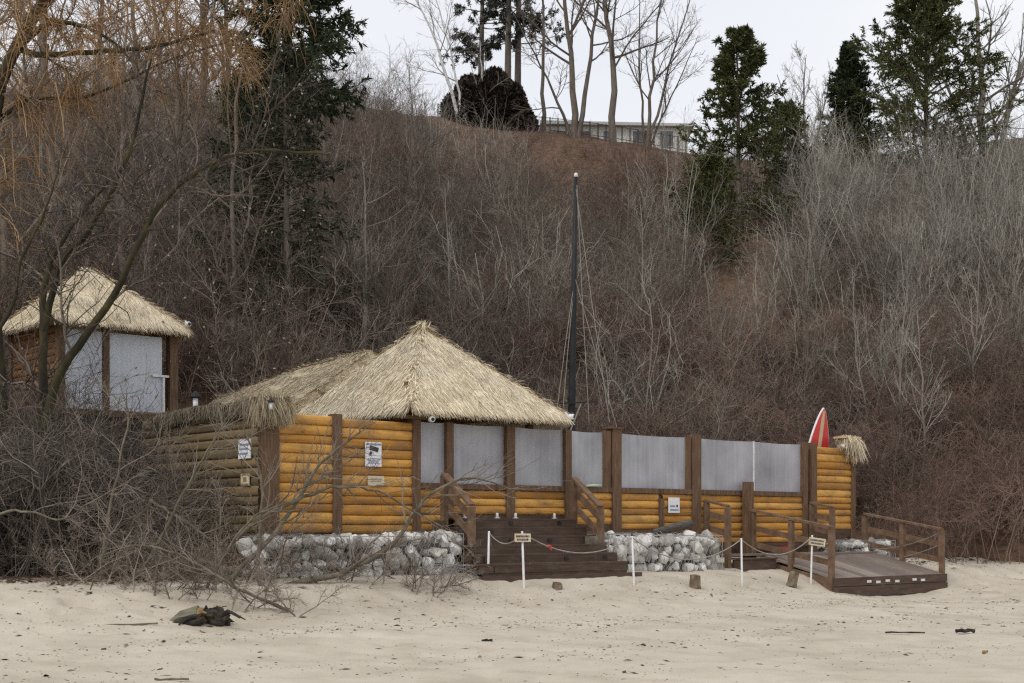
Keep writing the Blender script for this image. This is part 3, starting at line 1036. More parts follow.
mb.box(12.56, 12.76, .12, .3, -1.0, 1.0)
mb.build('gate_post', 'post', rp)
mb = MB(RO)
mb.box(11.5, 12.55, .72, 1.12, -1.05, -.78)
mb.box(11.48, 12.57, .70, 1.15, -.775, -.74)
mb.build('side_step', 'step', rp)
sb_ = uthing('marker_block', 'small red box lying on the ramp landing beside the log fence', 'box', 13.75, .3, -.65)
mb = MB((13.75, .3, -.65))
mb.box(13.65, 13.92, .22, .4, -.655, -.545)
mb.box(13.64, 13.93, .21, .41, -.543, -.52)
mb.build('box_body', 'red', sb_)
for (x, z, lb) in ((16.0, .22, 'white bracket lying on the near ramp handrail, farther up the slope'), ):
    pass

# ------------------------------------------------------------------ gabions
def convex_stone(r, sx, sy, sz):
    import bmesh
    bm = bmesh.new()
    pts = nrm(r.normal(size=(26, 3))) * r.uniform(.86, 1.06, (26, 1)) * [sx, sy, sz]
    for p in pts:
        bm.verts.new(p)
    res = bmesh.ops.convex_hull(bm, input=bm.verts)
    bmesh.ops.delete(bm, geom=list({e for e in res['geom_interior'] + res['geom_unused'] if isinstance(e, bmesh.types.BMVert)}), context='VERTS')
    me = bpy.data.meshes.new('stone')
    bm.to_mesh(me)
    bm.free()
    me.materials.append(M['stone'])
    return me


rs = np.random.default_rng(21)
STONES = [convex_stone(rs, *rs.uniform(.10, .145, 3)) for _ in range(14)]


def gabion(label, u0, u1, va, vb, zb, ztp, seed, nmax=62):
    r = np.random.default_rng(seed)
    org = ((u0 + u1) / 2, (va + vb) / 2, zb)
    g = uthing('gabion', label, 'gabion', *org, 'wire gabions filled with pale stones')
    # dark core behind the visible stones, its colour painting the shade in their gaps
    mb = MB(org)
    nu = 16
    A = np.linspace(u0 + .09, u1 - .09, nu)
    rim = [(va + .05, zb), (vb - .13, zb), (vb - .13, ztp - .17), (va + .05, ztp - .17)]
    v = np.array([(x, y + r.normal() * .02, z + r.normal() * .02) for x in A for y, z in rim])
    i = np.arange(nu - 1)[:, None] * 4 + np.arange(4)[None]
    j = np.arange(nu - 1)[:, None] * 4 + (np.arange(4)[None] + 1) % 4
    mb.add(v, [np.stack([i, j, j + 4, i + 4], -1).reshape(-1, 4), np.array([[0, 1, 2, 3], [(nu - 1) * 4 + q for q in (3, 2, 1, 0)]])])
    mb.build('gap_shade_core', 'gapshade', g)
    # visible stones: front face rows, top, right end
    spots = []
    rows = max(3, round((ztp - zb) / .2))
    cols = max(3, round((u1 - u0) / .23))
    for a_ in range(rows):
        for b_ in range(cols):
            spots.append((u0 + (b_ + .5 + (a_ % 2) * .3 - .15) * (u1 - u0) / cols, vb - .1, zb + (a_ + .5) * (ztp - zb) / rows - .02))
    for b_ in range(cols):
        spots.append((u0 + (b_ + .5) * (u1 - u0) / cols, vb - .33, ztp - .12))
    for a_ in range(rows):
        for b_ in range(3):
            spots.append((u1 - .09, vb - .25 - b_ * .22, zb + (a_ + .5) * (ztp - zb) / rows))
            if b_ < 2:
                spots.append((u0 + .09, vb - .25 - b_ * .22, zb + (a_ + .5) * (ztp - zb) / rows))
    for x, y, z in spots[:96]:
        s = bpy.data.objects.new('stone', STONES[r.integers(len(STONES))])
        COL.objects.link(s)
        s.parent = g
        j = r.normal(size=3) * .035
        s.location = (x + j[0] - org[0], -(y + j[1] - org[1]), max(z + j[2], zb + .08) - org[2])
        s.rotation_euler = tuple(r.uniform(0, 6.28, 3))
        s.scale = tuple(r.uniform(.75, 1.2, 3) * r.choice([.8, 1.0, 1.15, 1.35]))
    # wire basket
    mb = MB(org)
    bul = lambda t, q: .05 * math.sin(math.pi * min(1, max(0, t))) * math.sin(math.pi * min(1, max(0, q)))
    n = int((u1 - u0) / .12)
    m = int((ztp - zb) / .1)
    lines = []
    for s_ in (-1, 1):
        for i in range(-m, n + m + 1):
            pts = []
            for q in range(m + 1):
                x = u0 + (i + s_ * q * .5) * .12
                if u0 <= x <= u1:
                    tt, qq = (x - u0) / (u1 - u0), q / m
                    pts.append((x, vb + .02 + bul(tt, qq) + r.normal() * .006, zb + q * .1 + r.normal() * .006))
            if len(pts) > 1:
                lines.append(pts)
                top_ = pts[-1]
                if top_[2] > ztp - .12:
                    lines.append([top_, (top_[0] + .03, vb - .2, ztp + .02 + r.normal() * .02), (top_[0] + .05, va, ztp + r.normal() * .02)])
    for z in np.arange(zb + .05, ztp, .12):
        lines.append([(u1 + .03, vb, z), (u1 + .05, (va + vb) / 2, z + r.normal() * .02), (u1 + .03, va, z)])
    for l in lines:
        mb.tube(l, .0042, 3, False)
    for l in ([(u0, vb + .03, ztp), (u1, vb + .03, ztp)], [(u1, vb + .03, zb), (u1, vb + .03, ztp)], [(u0, vb + .03, zb), (u0, vb + .03, ztp)], [(u0, va, ztp), (u1, va, ztp)]):
        mb.tube(l, .007, 4, False)
    mb.build('wire_basket', 'wire', g)
    return g


gabion('stone gabion under the corner post, furthest left of the gabions', -0.75, 1.0, .2, .95, -.95, -.2, 1)
gabion('stone gabion below the log panel, between the corner basket and the basket beside the stairs', 1.04, 2.3, .2, 1.0, -.95, -.2, 2)
gabion('bulging stone gabion directly left of the dark stairs', 2.34, 3.5, .2, 1.0, -.95, -.16, 3)
gabion('stone gabion directly right of the dark stairs', 7.32, 8.62, .15, .95, -1.0, -.2, 4)
gabion('stone gabion below the white notice, next to the ramp', 8.66, 9.9, .15, .95, -1.0, -.22, 5)
gabion('narrow stone gabion touching the left side of the ramp', 9.94, 10.85, .15, .95, -1.0, -.24, 6)
gabion('low grey heap of gabion stones behind the ramp at the far end of the fence', 15.6, 18.2, -.1, .45, -1.0, -.4, 7)

# flattened loose wire mattress beside the left gabion
wm = uthing('wire_mattress', 'collapsed wire netting lying on the sand in front of the left gabion', 'wire netting', 3.4, 1.3, -.95)
mb = MB((3.4, 1.3, -.95))
r_ = np.random.default_rng(3)
for i in range(60):
    a0 = np.array([r_.uniform(2.5, 4.3), r_.uniform(1.0, 1.6), -.93 + r_.uniform(0, .14)])
    pts = [a0]
    dd_ = nrm(r_.normal(size=3) * [1, .7, .15])
    for q in range(6):
        dd_ = nrm(dd_ + r_.normal(size=3) * .4)
        pts.append(pts[-1] + dd_ * .11)
    pts = np.array(pts)
    pts[:, 2] = np.clip(pts[:, 2], -.98, -.72)
    mb.tube(pts, .0045, 3, False)
mb.build('netting', 'wire', wm)

# ------------------------------------------------------------------ chain posts, chains, signs, lights
def catenary(a, b, sag, n=14):
    t = np.linspace(0, 1, n)[:, None]
    p = np.array(a) * (1 - t) + np.array(b) * t
    p[:, 2] -= (4 * sag * t * (1 - t))[:, 0]
    return p


cp = [(488, 578, 531, -.01), (524, 588, 531, .015), (634, 583, 536, .02), (742, 580, 538, .008), (811, 580, 535, -.012)]
who = ['white barrier post in front of the lower left corner of the stairs', 'white barrier post with a cream sign in front of the stairs',
       'leaning white barrier post by the gabion right of the stairs', 'white barrier post beside the ramp landing', 'white barrier post with a tilted cream sign beside the ramp']
tops = []
for (px, yb, yt, lean), lb in zip(cp, who):
    g = ground_at(px, yb)
    h = (yb - yt) * g[1] / F
    t = thing('barrier_post', lb, 'post', (g[0], g[1], g[2]), 0, 'white posts carrying the barrier rope')
    lx = lean * -h * 2.2
    mb = MB()
    mb.tube([(0, 0, -.25), (0, 0, 0), (lx, 0, h)], [.024, .023, .019], 8)
    mb.build('shaft', 'white', t, True)
    mb = MB()
    mb.tube([(lx, 0, h), (lx, 0, h + .05)], [.02, .012], 8)
    mb.build('cap', 'lens', t, True)
    tops.append(np.array([g[0] + lx, g[1], g[2] + h - .03]))


def rope(a, b, sag, label, r=.011):
    a, b = np.array(a), np.array(b)
    o = (a + b) / 2
    mb = MB()
    mb.tube(catenary(a - o, b - o, sag), r, 4)
    ob = mb.build('barrier_rope', 'rope', loc=tuple(o))
    return tag(ob, label, 'rope', 'ropes slung between the barrier posts')


rope(tops[0], tops[1], .2, 'short grey rope slung between the two white posts in front of the stairs')
rope(tops[1], tops[2], .33, 'long grey rope sagging across the stairs to the leaning white post')
rope(tops[2], tops[3], .42, 'grey rope sagging in front of the right gabions between two white posts')
rope(tops[3], tops[4], .36, 'grey rope sagging beside the ramp between two white posts')
pr = W(un + .02, ve - .06, -.35)
rope(tops[4], pr, .12, 'short grey rope from the sign post to the near ramp railing')
rope(tops[0] + [0, 0, -.06], np.array(W(4.3, 1.12, -.7)), .08, 'thin rope running down from the first white post to the stair rail', .007)
far1, far2 = np.array(W(uf - .03, ve - .06, -.16)), np.array(W(uf - .1, .5, -.6))
rope(far1, far2, .12, 'upper slack rope across the far ramp railing', .008)
rope(far1 + [0, 0, -.3], np.array(W(uf - .06, .8, -.9)), .06, 'lower slack rope across the far ramp railing', .008)
rb = thing('ribbon', 'tiny red ribbon tied on the rope in front of the stairs', 'ribbon', catenary(tops[1], tops[2], .33)[3])
mb = MB()
mb.tube([(-.05, 0, .0), (0, 0, .02), (.05, 0, 0)], [.012, .022, .012], 5)
mb.quads([[(0, 0, 0), (.03, .0, 0), (.06, .01, -.06), (.03, .01, -.06)]])
mb.build('bow', 'red', rb)


def sign_board(label, loc, rz, w, h, board, marks, ink, tilt=0.0, cat='sign'):
    s = thing('sign', label, cat, loc, rz)
    mb = MB()
    mb.box(-w / 2, w / 2, -.008, .008, -h / 2, h / 2)
    b = mb.build('board', board, s)
    if marks:
        mm = MB()
        for x0, x1, zz0, zz1 in marks:
            mm.box(x0 * w, x1 * w, -.0125, -.0095, zz0 * h, zz1 * h)
        mm.build('lettering', ink, s)
    s.rotation_euler = (0, tilt, rz)
    return s


def word_marks(rows, seed):
    r = np.random.default_rng(seed)
    out = []
    for z, hgt, x0, x1 in rows:
        x = x0
        while x < x1:
            wl = r.uniform(.035, .07)
            out.append((x, min(x + wl, x1), z, z + hgt * r.uniform(.8, 1)))
            x += wl + r.uniform(.018, .03)
    return out


sp = tops[1]
sign_board('cream notice on the white post in front of the stairs', (sp[0] + .01, sp[1] - .04, sp[2] - .09), 0, .29, .15, 'beige', word_marks([(.05, .26, -.4, .4), (-.34, .26, -.34, .36)], 1), 'ink')
sp = tops[4]
sign_board('tilted cream notice on the white post beside the ramp', (sp[0] + .1, sp[1] - .04, sp[2] - .12), 0, .36, .17, 'beige', word_marks([(.05, .26, -.42, .42), (-.34, .26, -.38, .4)], 2), 'ink', .14)
p = W(2.14, .075, 1.3)
s = sign_board('white surveillance notice with a black camera symbol on the orange logs', p, TH, .36, .45, 'sign', word_marks([(-.2, .05, -.36, .36), (-.29, .05, -.36, .3), (-.38, .05, -.36, .36)], 3), 'blueink')
mb = MB()
ca, sa = math.cos(-.2), math.sin(-.2)
rot = lambda x, z: (x * ca - z * sa, x * sa + z * ca + .06)
mb.poly([rot(x, z) for x, z in ((-.1, .0), (.1, .0), (.1, .085), (-.1, .085))], -.0125, -.0095)
mb.poly([rot(x, z) for x, z in ((-.07, -.02), (-.02, -.02), (-.045, -.1), (-.095, -.1))], -.0125, -.0095)
mb.build('camera_symbol', 'ink', s)
mb = MB()
mb.box(-.17, .17, -.0125, -.0095, .17, .2)
mb.build('header_line', 'blueink', s)
sign_board('faded tan notice on the orange logs below the surveillance notice', W(2.2, .075, .82), TH, .36, .17, 'beige', word_marks([(.08, .14, -.36, .36), (-.16, .14, -.36, .3)], 4), 'rope')
s = sign_board('white notice with grey blue lettering on the low log panel right of the stairs', W(10.26, .085, .44), TH, .36, .34, 'sign', word_marks([(-.12, .13, -.36, .12), (-.36, .12, -.36, .38)], 5), 'blueink')
mb = MB()
mb.box(.07, .12, -.0125, -.0095, -.045, .01)
mb.build('emblem', 'ink', s)
sign_board('small white notice with grey lettering on the weathered side fence', W(-.215, -.5, 1.34), TH - math.pi / 2, .42, .34, 'sign', word_marks([(.15, .14, -.36, .36), (-.06, .12, -.36, .36), (-.3, .12, -.36, .3)], 6), 'blueink')
s = sign_board('small cream plaque with a dark emblem on the weathered side fence', W(-.215, -.48, .8), TH - math.pi / 2, .28, .2, 'beige', [(-.42, .42, .36, .44), (-.42, .42, -.44, -.36), (-.18, .18, -.2, .2)], 'rotten')


def cctv(label, loc, rz):
    c = thing('security_camera', label, 'camera', loc, rz, 'white security cameras on the fence')
    mb = MB()
    mb.tube([(0, 0, 0), (0, -.1, 0)], [.055, .06], 10)
    mb.tube([(0, -.1, 0), (0, -.12, 0)], [.06, .05], 10)
    mb.build('housing', 'white', c, True)
    mb = MB()
    mb.tube([(0, -.121, -.0), (0, -.13, -.0)], .035, 10)
    mb.build('lens', 'lens', c, True)
    mb = MB()
    mb.bar((0, 0, .0), (0, .06, .09), .03, .03)
    mb.build('bracket', 'white', c)


cctv('white security camera under the right eave corner of the big straw roof', W(6.74, .42, 2.2), TH + .4)
cctv('white security camera on the post where the orange logs meet the plastic panels', W(3.2, .42, 1.97), TH - .3)
cctv('white security camera below the small straw awning on the end panel', W(16.42, .12, 1.98), TH)
cctv('white security camera at the right eave corner of the raised hut', W(cu + 1.5, cv + 1.65, 4.52), TH)


def lantern(label, loc, s):
    l = thing('lantern', label, 'lamp', loc, 0, 'small black capped lanterns')
    mb = MB()
    mb.tube([(0, 0, 0), (0, 0, .22 * s)], .05 * s, 10)
    mb.build('glass', 'white', l, True)
    mb = MB()
    mb.tube([(0, 0, .22 * s), (0, 0, .25 * s), (0, 0, .32 * s), (0, 0, .36 * s)], [.11 * s, .11 * s, .05 * s, .02 * s], 10)
    mb.build('cap', 'black', l, True)


lantern('black capped white lantern standing on the straw top of the weathered side fence', W(-.1, -2.5, 2.17), .95)
lantern('small dark lantern hanging in the straw over the corner post', W(-.2, .36, 1.98), .55)

for x, lb in ((4.2, 'white marker light at the left end of the top step'), (5.02, 'white marker light left of the middle post at the top step'),
              (5.5, 'white marker light right of the middle post at the top step'), (6.55, 'white marker light near the right railing at the top step')):
    l = uthing('marker_light', lb, 'light', x, .2, .13, 'white marker lights along the top step')
    mb = MB((x, .2, .13))
    mb.tube([(x, .2, .13), (x, .2, .2), (x, .2, .24)], [.028, .03, .02], 8)
    mb.box(x - .045, x + .045, .16, .24, .13, .145)
    mb.build('body', 'white', l, True)

gl = uthing('light_strip', 'pale green strip lying on the sill right of the stair rail', 'strip', 7.8, .1, .81)
mb = MB((7.8, .1, .81))
mb.tube([(7.55, .09, .82), (7.75, .1, .835), (8.0, .09, .84)], [.02, .03, .02], 6)
mb.build('strip', 'green', gl, True)

lg = uthing('driftwood_log', 'grey weathered board resting on top of the gabions below the white notice', 'driftwood', 9.6, .6, -.2)
mb = MB((9.6, .6, -.2))
mb.tube([(9.05, .6, -.14), (9.4, .62, -.1), (9.8, .6, -.03), (10.25, .58, .03), (10.3, .58, .0)], [.05, .075, .085, .09, .04], 9)
mb.build('log', 'darkdrift', lg, True)

# ------------------------------------------------------------------ surfboard, mast
sbd = uthing('surfboard', 'red surfboard with a tan stripe standing behind the end of the fence', 'surfboard', 16.15, -.35, .2)
SBO = (16.15, -.35, .2)


def board_outline(h, w, n=24, scale=1.0, dx=0.0):
    t = np.linspace(0, 1, n)
    half = w / 2 * np.clip(np.sin(np.pi * np.clip(t * .93 + .07, 0, 1)), 0, 1) ** .75 * scale
    zz = t * h
    left_ = [(-a_ + dx, z) for a_, z in zip(half, zz)]
    right_ = [(a_ + dx, z) for a_, z in zip(half, zz)][::-1]
    return left_ + right_


hgt = 3.02
lean = math.radians(13)
tr = lambda pts: [(15.68 + x * math.cos(lean) + z * math.sin(lean) * .9, .02 + z * math.cos(lean)) for x, z in pts]
mb = MB(SBO)
mb.poly(tr(board_outline(hgt, .96)), -.38, -.33)
mb.build('rim', 'white', sbd)
mb = MB(SBO)
mb.poly(tr(board_outline(hgt - .03, .96, scale=.965)), -.329, -.322)
mb.build('red_deck', 'red', sbd)
mb = MB(SBO)
mb.poly(tr([(-.065, .1), (.065, .1), (.07, hgt - .35), (.03, hgt - .1), (-.03, hgt - .1), (-.07, hgt - .35)]), -.321, -.316)
mb.build('stripe', 'tan', sbd)

mast_p = P(573, 525, 33.0)
mast = thing('mast', 'tall black wrapped mast with guy ropes behind the pavilion roof', 'mast', (mast_p[0] - .05, 33.0, EYE - .6))
mb = MB()
hm = 8.9
mb.tube([(0, 0, 0), (.0, 0, 2), (.03, 0, 4), (.07, 0, 6), (.12, 0, hm - .1)], [.10, .098, .085, .07, .045], 10)
mb.build('pole', 'black', mast, True)
mb = MB()
mb.tube([(.12, 0, hm - .1), (.12, 0, hm - .02), (.12, 0, hm)], [.052, .045, .02], 10)
mb.build('pole_cap', 'white', mast, True)
for x0, z0_, x1, zz1 in ((.14, hm - .3, .42, 3.0), (.12, hm - .4, .9, 3.0), (.06, 6.2, -.32, 3.4), (.05, 6.0, -.2, 3.2), (.1, 6.4, 1.15, 2.6)):
    mb = MB()
    mb.tube([(x0, -.05, z0_), ((x0 + x1) / 2 - .01, -.12, (z0_ + zz1) / 2), (x1, -.2, zz1)], .008, 4)
    mb.build('guy_rope', 'rope', mast)
mb = MB()
mb.bar((-.3, -.12, 3.45), (.6, -.12, 3.5), .03, .03)
mb.build('crossbar', 'black', mast)
mb = MB()
mb.bar((.25, -.1, 3.5), (-.1, -.1, 2.6), .03, .03)
mb.build('strut', 'rope', mast)

# ------------------------------------------------------------------ beach odds and ends
def stump(label, px, py, w, h, kind='deadwood', tilt=0.0):
    g = ground_at(px, py)
    t = thing('wooden_stump', label, 'stump', g, rng.uniform(0, 1), 'short timber stumps in the sand')
    mb = MB()
    r = np.random.default_rng(int(px))
    n = 9
    a = np.arange(n) * 2 * np.pi / n
    for_z = [(-.1, 1.05), (0, 1.0), (h * .6, .95), (h, .9)]
    pts = [(math.cos(x) * w / 2 * s_ * r.uniform(.85, 1.1), math.sin(x) * w / 2 * s_ * r.uniform(.85, 1.1), z + (r.uniform(-.02, .02) if z == h else 0)) for z, s_ in for_z for x in a]
    i = np.arange(3)[:, None] * n + np.arange(n)[None]
    j = np.arange(3)[:, None] * n + (np.arange(n)[None] + 1) % n
    mb.add(np.array(pts), [np.stack([i, j, j + n, i + n], -1).reshape(-1, 4), (3 * n + np.arange(n))[None]])
    mb.build('wood', kind, t)
    t.rotation_euler = (0, tilt, t.rotation_euler[2])


stump('low brown timber stump in the sand below the right half of the stairs', 557, 588, .2, .1, 'stump')
stump('short square timber stump in the sand in front of the right gabions', 695, 585, .24, .19, 'stump')
stump('leaning timber stump against the near side of the ramp', 792, 583, .24, .24, 'stump', .35)

# rotten stump of driftwood on the sand
g = ground_at(197, 622)
ds = thing('driftwood_stump', 'rotten driftwood stump, grey on one side and blackened on the other, on the open sand', 'driftwood', g)


def lump(mb, c, rad, seed, n=18, m=10, rough=.22):
    r = np.random.default_rng(seed)
    ph, thv = np.linspace(0, 2 * np.pi, n, endpoint=False), np.linspace(0, np.pi, m)
    k1, k2 = r.normal(size=(5, 3)) * 3, r.uniform(0, 6, 5)
    v = []
    for t_ in thv:
        for p_ in ph:
            d_ = np.array([math.sin(t_) * math.cos(p_), math.sin(t_) * math.sin(p_), math.cos(t_)])
            s_ = 1 + rough * np.sin(k1 @ d_ + k2).mean() * 2 + r.normal() * rough * .25
            v.append(np.array(c) + d_ * s_ * np.array(rad))
    i = np.arange(m - 1)[:, None] * n + np.arange(n)[None]
    j = np.arange(m - 1)[:, None] * n + (np.arange(n)[None] + 1) % n
    mb.add(np.array(v), np.stack([i, i + n, j + n, j], -1).reshape(-1, 4))


mb = MB()
for i in range(9):
    a_ = i / 8
    mb.tube([(-.42 + .06 * a_, -.1 + .12 * a_, -.02 + .03 * a_), (-.22, -.12 + .22 * a_, .07 + .05 * math.sin(a_ * 3)), (.02, -.1 + .24 * a_, .13 + .06 * math.sin(a_ * 3))], [.012, .045, .05], 6)
mb.build('grey_roots', 'driftgrey', ds)
mb = MB()
lump(mb, (.06, -.02, .08), (.13, .14, .12), 4)
mb.build('ochre_heart', 'rotten', ds)
mb = MB()
lump(mb, (.22, 0, .07), (.2, .16, .13), 5, rough=.35)
lump(mb, (.40, -.02, .05), (.08, .08, .09), 6, rough=.4)
lump(mb, (-.05, -.17, .0), (.2, .07, .05), 7, rough=.4)
for i in range(14):
    a_ = np.random.default_rng(i).normal(size=3) * [.16, .1, .05]
    mb.tube([(.22 + a_[0] * .5, a_[1], .1), (.24 + a_[0], a_[1] * 1.5 - .03, .14 + a_[2]), (.26 + a_[0] * 1.6, a_[1] * 2 - .05, .05 + a_[2])], [.03, .022, .008], 5)
mb.build('charred_bark', 'char', ds)


def drift(label, px, py, ln, rz, rad, kind='deadwood'):
    g = ground_at(px, py)
    mb = MB()
    n = 7
    x = np.linspace(-.5, .5, n) * ln
    rr_ = np.random.default_rng(int(px + py))
    mb.tube(np.stack([x, rr_.normal(size=n) * ln * .03, rad * .6 + rr_.normal(size=n) * rad * .2], 1), rad * rr_.uniform(.6, 1.1, n), 7)
    o = mb.build('driftwood_stick', kind, loc=tuple(g))
    o.rotation_euler = (0, 0, rz)
    tag(o, label, 'driftwood', 'driftwood sticks on the sand')


drift('short dark driftwood piece on the open sand, furthest right on the beach', 965, 632, .3, .1, .035, 'char')
drift('long thin dark twig lying beside the short dark driftwood piece', 905, 633, .6, -.05, .014, 'char')
drift('small black driftwood scrap on the sand below the stairs', 487, 642, .14, .3, .03, 'char')
drift('thin curved stick on the sand left of the rotten stump', 132, 625, .7, .5, .014, 'deadwood')
drift('twig at the bottom edge of the picture on the sand', 172, 680, .35, .2, .014, 'deadwood')
drift('small reddish chip of wood in the sand at the lower right', 985, 653, .07, .2, .022, 'rotten')

# debris lines: countless leaf scraps, twigs, pebbles
def scatter_bits(name, label, pts, smin, smax, material, seed):
    r = np.random.default_rng(seed)
    n = len(pts)
    L1 = r.uniform(smin, smax, n) * np.where(r.random(n) < .08, 2.8, 1)
    W1 = L1 * r.uniform(.12, .5, n)
    a = r.uniform(0, 2 * np.pi, n)
    d = np.stack([np.cos(a), np.sin(a), r.normal(size=n) * .15], 1)
    s = np.stack([-np.sin(a), np.cos(a), r.normal(size=n) * .2], 1)
    up = np.array([0, 0, 1.0])
    h = (W1 * r.uniform(.08, .35, n))[:, None]
    L1, W1 = L1[:, None], W1[:, None]
    c = pts + up * h * .3
    v = np.stack([c - d * L1 * .5, c - s * W1 * .5, c + d * L1 * .5, c + s * W1 * .5, c + up * h], 1).reshape(-1, 3)
    b = np.arange(n)[:, None] * 5
    f = np.concatenate([b + np.array([[q, (q + 1) % 4, 4]]) for q in range(4)])
    mb = MB()
    mb.add(v, f)
    return tag(mb.build(name, material), label, 'debris', kind='stuff')


r_ = np.random.default_rng(44)
n = 75000
X = r_.uniform(-14, 16, n)
Y = r_.uniform(13, 36, n)
u_, v_ = uv_of(X, Y)
dens = .07 + .9 * np.exp(-((v_ - 5.2 - .5 * np.sin(X * .7)) / .45) ** 2) + .45 * np.exp(-((v_ - 7.6 - .6 * np.sin(X * .5 + 1)) / .5) ** 2) + .35 * np.exp(-((v_ - 3.0) / .8) ** 2) + .2 * (vnoise(X, Y, 1.4, 12) > .18)
k_ = (r_.random(n) < dens) & (v_ > 1.6) & ~((u_ > 4) & (u_ < 7.4) & (v_ < 2.3)) & ~((u_ > 11) & (u_ < 17.5) & (v_ < 2.9))
X, Y = X[k_], Y[k_]
scatter_bits('beach_debris', 'scraps of leaf, twig and bark strewn over the sand', np.stack([X, Y, beach_full(X, Y)], 1), .014, .062, 'debris', 1)
n = 22000
X = r_.uniform(-16, 19, n)
Y = r_.uniform(20, 40, n)
u_, v_ = uv_of(X, Y)
edge = np.where(u_ < 0, 1.2 - .10 * u_ * 0 + .5 * np.sin(u_ * 1.1), np.where(u_ < 17, .6, 1.0 + .3 * np.sin(u_)))
k_ = (v_ < edge + r_.exponential(.35, n)) & (v_ > edge - 2.5) & ((u_ < 3.8) | (u_ > 17.6) | ((u_ > 9.5) & (u_ < 12.4) & (v_ > .9)))
k2_ = (u_ < .2) & (v_ < 1.1) & (Y > 24.2 + .5 * np.sin(X * 1.3) - .55 * np.clip(X + 8, 0, 4) - r_.exponential(.3, n)) & (Y < 28)
k_ = k_ | k2_
X, Y = X[k_], Y[k_]
xa, ya = r_.uniform(-12, -3.2, 16000), r_.uniform(20.8, 26, 16000)
ua_, va_ = uv_of(xa, ya)
ka = (va_ < 1.0) & (ua_ < .3) & (ya > 21.9 + .35 * np.sin(xa * 1.3) - .25 * np.clip(xa + 8, 0, 4) - r_.exponential(.4, 16000))
xb, yb_ = r_.uniform(10, 20, 9000), r_.uniform(33, 41, 9000)
ub_, vb_ = uv_of(xb, yb_)
kb = (ub_ > 17.6) & (vb_ < .9 + .3 * np.sin(ub_ * 1.5) + r_.exponential(.2, 9000))
X, Y = np.concatenate([X, xa[ka], xb[kb]]), np.concatenate([Y, ya[ka], yb_[kb]])
scatter_bits('leaf_litter', 'brown leaf litter along the foot of the thicket', np.stack([X, Y, np.maximum(beach_full(X, Y), 0) + .01], 1), .03, .10, 'litter', 2)

# VEGETATION
# ------------------------------------------------------------------ vegetation
def bare_tree(name, label, cat, base, H, r0, lean=(0, 0), mats=('bark', 'twig'), seed=0, levels=(11, 7, 6), ang=48, first=.25, up=.10, group=None,
              forks=None, ratio=.5, k0=8, twigmin=.006, wig=.10, leaves=0, spread=12, r2=.48, r3=.42):
    """trunk (or several forks), limbs, boughs, twigs"""
    r = np.random.default_rng(seed)
    t = thing(name, label, cat, base, 0, group)
    stems = forks or [((0, 0), lean, 1.0, 1.0)]
    tr = MB()
    cr = MB()
    for (off, ln, hs, rs_) in stems:
        h = H * hs
        cps = [(off[0] * 0.3, off[1] * 0.3, -.4), (off[0] + ln[0] * h * .2, off[1] + ln[1] * h * .2, h * .25), (off[0] + ln[0] * h * .55 + r.normal() * .015 * h, off[1] + ln[1] * h * .5, h * .6), (off[0] + ln[0] * h, off[1] + ln[1] * h, h)]
        Q, R = poly_from(cps, 12, r0 * rs_, r0 * rs_ * .16, r, .004 * h)
        add_tubes(tr, Q, R, k0)
        B, RB = grow(Q, R, levels[0], first, .98, ang, ratio, 7, up, wig, .5, twigmin, .62, r, spread=spread)
        add_tubes(cr, B, RB, 4)
        if len(levels) > 1:
            B2, RB2 = grow(B, RB, levels[1], .18, 1, 38, r2, 5, up * .8, wig * 1.1, .55, twigmin, .45, r)
            add_tubes(cr, B2, RB2, 3)
        if len(levels) > 2:
            B3, RB3 = grow(B2, RB2, levels[2], .1, 1, 36, r3, 4, up * .6, wig * 1.2, .6, twigmin * .75, .4, r)
            add_tubes(cr, B3, RB3, 3)
    tr.build('trunk', mats[0], t, True)
    cr.build('crown', mats[1], t)
    return t


def sprays(mb, Q, n, ln, wd, r, droop=.15, jit=.5, tmin=.1):
    """needle sprays: small tapered quads leaving the branches Q"""
    B = len(Q)
    idx = np.repeat(np.arange(B), n)
    t = r.uniform(tmin, 1, B * n)
    p, tan, _ = interp_poly(Q, np.ones(Q.shape[:2]), idx, t)
    d = nrm(tan + r.normal(size=tan.shape) * jit + np.array([0, 0, -droop]))
    s = nrm(np.cross(d, r.normal(size=d.shape)))
    L_ = (ln * r.uniform(.5, 1.3, len(p)))[:, None]
    w = (wd * r.uniform(.6, 1.3, len(p)))[:, None]
    nn = np.cross(d, s)
    q = np.stack([p - s * w * .3, p + d * L_ * .5 - s * w * .6 + nn * w * .3, p + d * L_, p + d * L_ * .5 + s * w * .6 + nn * w * .3], 1)
    mb.quads(q)


